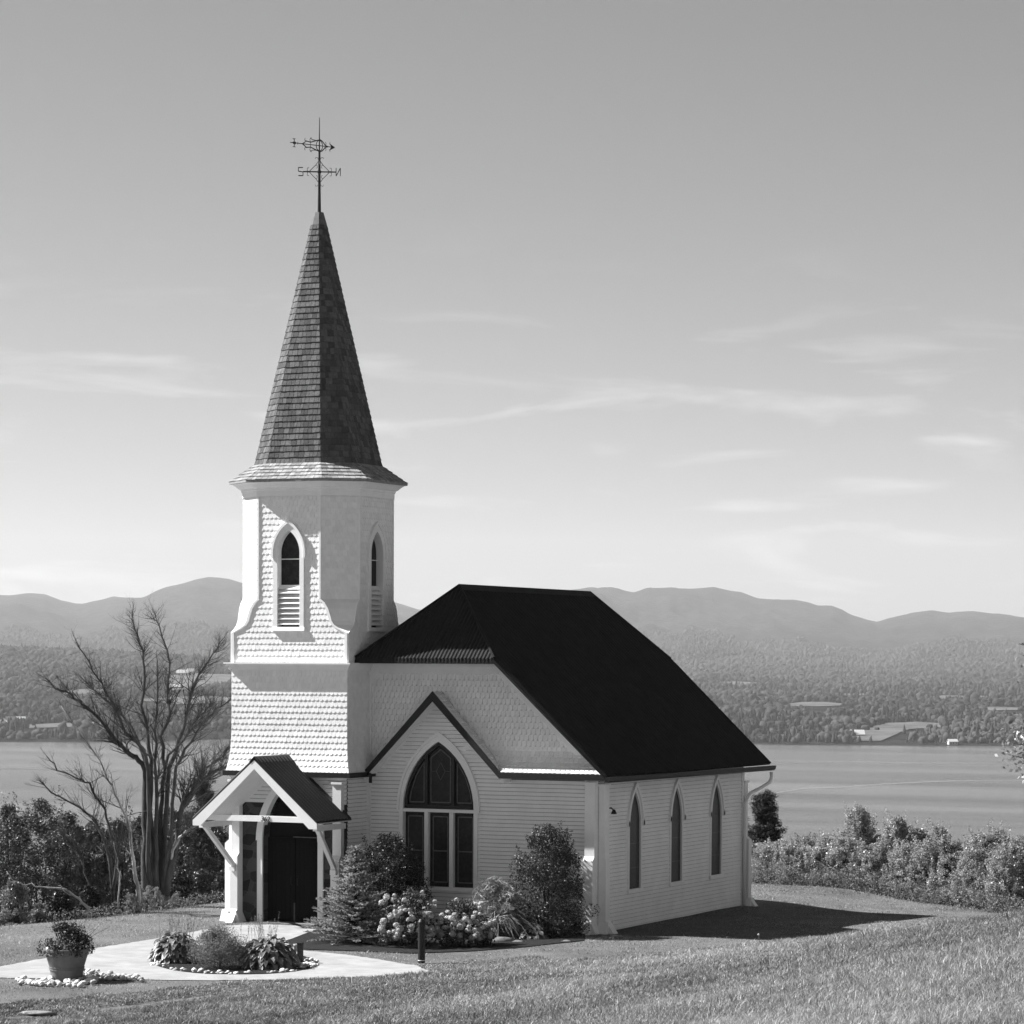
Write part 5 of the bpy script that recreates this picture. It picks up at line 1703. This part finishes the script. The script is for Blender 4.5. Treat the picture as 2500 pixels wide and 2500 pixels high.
# rocks by the planting
PALE = mat("pale_rock", .22, .85, .15, .4, 9, .6, 20)
def rock_mesh(n=2, fl=.45, jag=.25):
    V = IV0.copy(); nz = np.array([vnoise(np.array([p[0] * 1.7 + fl * 9]), np.array([p[1] * 1.7 + p[2] * 2.1]))[0] for p in V])
    V = V * (1 + jag * (nz[:, None] - .5) * 2); V[:, 2] *= fl
    return V
bmt = bmesh.new(); bmesh.ops.create_icosphere(bmt, subdivisions=2, radius=1); IV0 = np.array([v.co[:] for v in bmt.verts]); IF0 = np.array([[v.index for v in f.verts] for f in bmt.faces]); bmt.free()
for px, py, sx, fl, lab in [(1228, 2299, .28, .42, "larger flat rock at the edge of the planting below the ornamental grass"), (1264, 2301, .17, .3, "small flat rock right of the larger one at the planting's edge"), (1383, 2300, .14, .35, "small dark rock by the church corner's foot"), (985, 2304, .16, .2, "thin pale stone lying under the left hydrangea"), (92, 2475, .34, .12, "flat pale rock sunk in the foreground grass")]:
    q = gp(px, py); me = npmesh("rock", rock_mesh(2, fl) * np.array((sx, sx * .6, sx)), IF0, np.full(len(IF0), .5), True)
    o = link("rock", me, PALE if sx > .3 else MT["rock"]); o.location = q; o.rotation_euler.z = YAW + rng.normal(0, .3); tag(o, lab, "rock")
# pot
q = gp(163, 2394)
pot = empty("flower_pot", q, "large terracotta pot overflowing with dark plants on a pile of pale cobbles", "flower pot")
m = MB(); m.lathe([(0, 0), (.29, 0), (.30, .01), (.345, .22), (.36, .225), (.36, .245), (.352, .25), (.352, .262), (.366, .267), (.366, .285), (.355, .29), (.425, .52), (.44, .53), (.445, .6), (.462, .605), (.462, .65), (.455, .66), (.42, .66), (.41, .62), (0, .6)], (0, 0, 0), 40); m.build("pot", MT["pot"], pot, smooth=False)
m = MB(); m.lathe([(0, .62), (.41, .625)], (0, 0, 0), 24); m.build("soil", MT["soil"], pot)
P, sh, Cc = crown_pts(4600, .52, PF["dome"], .62, 90, .12, 0); P[:, 2] += .6; low = np.hypot(P[:, 0], P[:, 1]) > .42; P[low, 2] -= .12 * rng.random(low.sum())
V, Fq, s = leaves(P, .05 * rng.uniform(.6, 1.4, len(P)), sh, .1, .45); link("foliage", npmesh("foliage", V, Fq, s), LEAF["dark_leaf"], pot)
P = np.stack([rng.normal(-.1, .22, 110), rng.normal(-.34, .09, 110), .68 + rng.random(110) * .12], -1); P = P - np.array((0, 0, 0))
P[:, :2] = P[:, :2] @ np.array([[math.cos(YAW), math.sin(YAW)], [-math.sin(YAW), math.cos(YAW)]])
V, Fq, s = leaves(P, .055 * rng.uniform(.6, 1.4, 110), rng.random(110), .2, .8); link("blossom", npmesh("blossom", V, Fq, s), LEAF["bright_leaf"], pot)
m = MB()
for i in range(34):
    a = rng.normal(0, .22, 2); m.tube([(a[0] * .5, a[1] * .5, .7), (a[0] * 1.0, a[1] * 1.0, .95), (a[0] * 1.6, a[1] * 1.6, 1.05 + .35 * rng.random())], [.006, .005, .002], 4)
m.build("upright_shoots", LEAF["mid_leaf"], pot)
m = MB()
for (p0, p1) in (((178, 2272), (217, 2241)), ((193, 2281), (220, 2260))):
    v_ = uv_of(q[0], q[1])[1]; a_, b_ = atv(*p0, v_) - q, atv(*p1, v_) - q
    m.tube([a_ + (a_ - b_) * .5, a_, b_], [.006, .006, .004], 5)
m.build("pale_stalk", MT["cobble"], pot)
# cobbles: a few shapes, each stone an object of its own
CM = []
for i in range(8):
    V = rock_mesh(2, .55 + .04 * i, .22) * np.array((1, .75 + .03 * i, 1))
    me = npmesh("cobble", V, IF0, np.full(len(IF0), i / 7.0), True); me.materials.append(MT["cobble"]); CM.append(me)
def cobbles(pts, label, group, lo=.035, hi=.075):
    for (x, y, dz) in pts:
        o = bpy.data.objects.new("cobble", CM[int(rng.integers(8))]); COL.objects.link(o)
        s_ = rng.uniform(lo, hi); o.scale = (s_, s_, s_); o.rotation_euler = (rng.normal(0, .3), rng.normal(0, .3), rng.random() * 6.28)
        o.location = (x, y, gz(x, y) + s_ * .35 + dz); tag(o, label, "cobble", group)
pts = []
while len(pts) < 165:
    if rng.random() < .62:
        t = rng.random(); px_ = 42 + 195 * t; py_ = 2399 + rng.normal(0, 4.5) + 6 * math.sin(t * 3.1)
    else:
        t = rng.random(); px_ = 200 + 148 * t; py_ = 2384 + 12 * t + rng.normal(0, 5.5 * (1 - .7 * t))
    g = gpt(px_, py_)
    if math.hypot(g[0] - q[0], g[1] - q[1]) < .34: continue
    pts.append((g[0], g[1], .05 * rng.random()))
cobbles(pts, "pale rounded cobble in the pile round the terracotta pot", "pale cobbles round the terracotta pot")
pts = []
BL_ = smooth_loop(BED, 6)
cx_, cy_ = np.mean([p[0] for p in BED]), np.mean([p[1] for p in BED])
while len(pts) < 90:
    p_ = BL_[int(rng.integers(len(BL_)))]; k = 1 - .16 * rng.random() ** 1.5
    if uv_of(p_[0], p_[1])[1] > uv_of(cx_, cy_)[1] + .4: continue
    pts.append((cx_ + (p_[0] - cx_) * k + rng.normal(0, .03), cy_ + (p_[1] - cy_) * k + rng.normal(0, .03), .0))
for _ in range(26):
    g = gpt(rng.uniform(725, 775), rng.uniform(2346, 2366)); pts.append((g[0], g[1], .02))
cobbles(pts, "pale rounded cobble edging the round planting bed", "pale cobbles edging the round bed", .032, .068)

# ---- grass
def blades(name, n, amin, amax, vfun, hfun, leaf, w):
    a = rng.uniform(amin, amax, n); v = vfun(n, a)
    x, y = xy_of(a * v, v)
    ok = ~inpoly(x, y, path) & ~inpoly(x, y, mulch) & ~inpoly(x, y, BED)
    ok &= ~((x > -9.7) & (x < -.1) & (y > -1.0) & (y < 9.6))
    ed = np.interp(a, _ed_a, _ed_v); ok &= v < ed + 2
    ok &= np.hypot(x - q[0], y - q[1]) > .32
    x, y, v = x[ok], y[ok], v[ok]; n = len(x)
    pat = fbm(x * .7, y * .7, 3); pat2 = fbm(x * .18 + 40, y * .18, 3)
    h = hfun(v, pat) * rng.uniform(.5, 1.25, n) * (1 + 1.1 * (fbm(x * 2.6, y * 2.6, 2) > .66))
    th = rng.random(n) * 6.283
    ln = rng.uniform(.2, 1.7, n) * h
    b = np.stack([x, y, ground(x, y) - .004], -1)
    sd = np.stack([np.cos(th), np.sin(th), 0 * th], -1)
    ph = th + np.pi / 2 + rng.normal(0, .6, n)
    ld = np.stack([np.cos(ph), np.sin(ph), 0 * ph], -1) * ln[:, None]
    up = np.array((0, 0, 1.))
    ww = (w * v * rng.uniform(.7, 1.3, n))[:, None]
    mid = b + ld * .35 + up * (h * .62)[:, None]; tip = b + ld + up * h[:, None]
    V = np.stack([b - sd * ww, b + sd * ww, mid + sd * ww * .8, mid - sd * ww * .8, tip + sd * ww * .12, tip - sd * ww * .12], 1).reshape(-1, 3)
    i = np.arange(n)[:, None] * 6
    Fq = np.concatenate([i + np.array([[0, 1, 2, 3]]), i + np.array([[3, 2, 4, 5]])], 1).reshape(-1, 4)
    s = np.clip(.42 + .6 * (pat - .5) + 1.1 * (pat2 - .5) + rng.normal(0, .3, n), 0, 1)
    tag(link(name, npmesh(name, V, Fq, np.repeat(s, 2)), LEAF[leaf]), kind="stuff")
def vnear(n, a):
    d0 = np.interp(a, _a, _vn) - 2; d1 = np.interp(a, _a, _dc) + 2.5
    t = rng.random(n); return d0 + (d1 - d0) * t ** 1.05
blades("tall_grass", 540000, -.19, .23, vnear, lambda v, p: .022 + .042 * p * np.interp(v, [20, 50, 64], [1.1, .9, .5]), "lawn_blade", .0001)
blades("lawn_grass", 370000, -.2, .22, lambda n, a: 57 + 33 * rng.random(n) ** .9, lambda v, p: .010 + .022 * p, "lawn_blade", .000065)
blades("dry_grass", 50000, -.19, .23, vnear, lambda v, p: .022 + .042 * p * np.interp(v, [20, 50, 64], [1.1, .9, .5]), "straw", .00012)
# one dandelion clock by the shadow
g = gp(1852, 2312); r = empty("dandelion", g, "single dandelion clock standing at the edge of the church's shadow", "flower")
m = MB(); m.tube([(0, 0, 0), (.01, 0, .12), (0, 0, .2)], .006, 5); m.build("stem", LEAF["straw"], r)
m = MB(); m.add(IV0 * .02 + np.array((0, 0, .22)), [tuple(f) for f in IF0]); m.build("seed_head", MT["house"], r)

# =================================================================== LIGHT, SKY, AIR
SUN = np.array((1, .20, -.95)); SUN /= np.linalg.norm(SUN)
sd_ = bpy.data.lights.new("sun", "SUN"); sd_.energy = 5.0; sd_.angle = math.radians(.55); sd_.color = (1, 1, 1)
so = bpy.data.objects.new("sun", sd_); COL.objects.link(so)
so.rotation_euler = Vector(SUN).to_track_quat("-Z", "Y").to_euler(); so.location = (-60, -40, 60)
w = bpy.data.worlds.new("World"); S.world = w; w.use_nodes = True
nt = w.node_tree; bg = nt.nodes["Background"]
sky = nt.nodes.new("ShaderNodeTexSky"); sky.sky_type = "NISHITA"; sky.sun_disc = False
sky.sun_elevation = math.asin(-SUN[2]); sky.sun_rotation = math.atan2(-SUN[0], -SUN[1])
sky.altitude = 300; sky.air_density = 1.0; sky.dust_density = .6; sky.ozone_density = 1.0
sp_ = nt.nodes.new("ShaderNodeSeparateColor"); nt.links.new(sky.outputs[0], sp_.inputs[0])
dot = nt.nodes.new("ShaderNodeVectorMath"); dot.operation = "DOT_PRODUCT"; dot.inputs[1].default_value = (.8, .2, 0)
nt.links.new(sky.outputs[0], dot.inputs[0])
# thin cirrus
tc = nt.nodes.new("ShaderNodeTexCoord"); mp = nt.nodes.new("ShaderNodeMapping"); mp.inputs["Rotation"].default_value = (.0, .12, -YAW); mp.inputs["Scale"].default_value = (12, 12, 70)
nt.links.new(tc.outputs["Generated"], mp.inputs["Vector"])
n1 = nt.nodes.new("ShaderNodeTexNoise"); n1.inputs["Scale"].default_value = 1.0; n1.inputs["Detail"].default_value = 7; n1.inputs["Roughness"].default_value = .55; n1.inputs["Distortion"].default_value = .6
nt.links.new(mp.outputs[0], n1.inputs["Vector"])
mr = nt.nodes.new("ShaderNodeMapRange"); mr.inputs["From Min"].default_value = .53; mr.inputs["From Max"].default_value = .85; mr.inputs["To Max"].default_value = 1.5
nt.links.new(n1.outputs["Fac"], mr.inputs["Value"])
mx = nt.nodes.new("ShaderNodeMath"); mx.operation = "MULTIPLY_ADD"
CLOUD = 3.0
mx.inputs[1].default_value = CLOUD
sx = nt.nodes.new("ShaderNodeSeparateXYZ"); nt.links.new(tc.outputs["Generated"], sx.inputs[0])
mk = nt.nodes.new("ShaderNodeMapRange"); mk.interpolation_type = "SMOOTHSTEP"; mk.inputs["From Min"].default_value = .15; mk.inputs["From Max"].default_value = .07
nt.links.new(sx.outputs["Z"], mk.inputs["Value"])
mk2 = nt.nodes.new("ShaderNodeMath"); mk2.operation = "MULTIPLY"; nt.links.new(mr.outputs[0], mk2.inputs[0]); nt.links.new(mk.outputs[0], mk2.inputs[1])
nt.links.new(mk2.outputs[0], mx.inputs[0]); nt.links.new(dot.outputs["Value"], mx.inputs[2])
nt.links.new(mx.outputs[0], bg.inputs["Color"])
bg.inputs["Strength"].default_value = .0375
# haze
hm = bpy.data.materials.new("haze_air"); hm.use_nodes = True
nt = hm.node_tree; nt.nodes.remove(nt.nodes["Principled BSDF"])
pv = nt.nodes.new("ShaderNodeVolumePrincipled"); pv.inputs["Color"].default_value = (.95, .95, .95, 1); pv.inputs["Density"].default_value = 4.8e-5; pv.inputs["Anisotropy"].default_value = .2
nt.links.new(pv.outputs[0], nt.nodes["Material Output"].inputs["Volume"])
cx, cy = xy_of(0, 7500)
m = MB(); m.box(-9500, 9500, -7900, 7900, -77, 620)
hz = m.build("haze", hm); hz.location = (cx, cy, 0); hz.rotation_euler.z = YAW; tag(hz, kind="stuff")


def split_loose(o, newname=None):
    """every separate piece of a part becomes a part of its own"""
    me = o.data
    n = len(me.vertices)
    par = list(range(n))
    def fd(a):
        while par[a] != a:
            par[a] = par[par[a]]; a = par[a]
        return a
    for p in me.polygons:
        r_ = fd(p.vertices[0])
        for v in p.vertices[1:]: par[fd(v)] = r_
    roots = {}
    for p in me.polygons: roots.setdefault(fd(p.vertices[0]), []).append(p.index)
    if len(roots) < 2: return
    for q in roots.values():
        used = sorted({v for i in q for v in me.polygons[i].vertices}); mp = {v: i for i, v in enumerate(used)}
        m2 = bpy.data.meshes.new(newname or o.name.split(".")[0])
        m2.from_pydata([me.vertices[v].co[:] for v in used], [], [tuple(mp[v] for v in me.polygons[i].vertices) for i in q])
        for mm_ in me.materials: m2.materials.append(mm_)
        c = bpy.data.objects.new(newname or o.name.split(".")[0], m2); COL.objects.link(c)
        c.parent = o.parent; c.matrix_parent_inverse = o.matrix_parent_inverse.copy(); c.location = o.location; c.rotation_euler = o.rotation_euler
    bpy.data.objects.remove(o)
for o in list(bpy.data.objects):
    b_ = o.name.split(".")[0]
    if o.type == "MESH" and b_ in ("corner_board", "door_trim", "window", "mullion", "frieze_board", "rake_trim", "soffit", "flashing", "bargeboard", "pale_stalk") or (o.type == "MESH" and b_ == "branch" and o.parent and o.parent.name == "maple_tree"):
        split_loose(o)

S.view_settings.view_transform = "Standard"; S.view_settings.look = "None"; S.view_settings.gamma = 1; S.view_settings.use_curve_mapping = False
S.view_settings.exposure = 1.3
S.cycles.volume_bounces = 0
S.cycles.max_bounces = 6; S.cycles.diffuse_bounces = 3; S.cycles.glossy_bounces = 2; S.cycles.transmission_bounces = 3
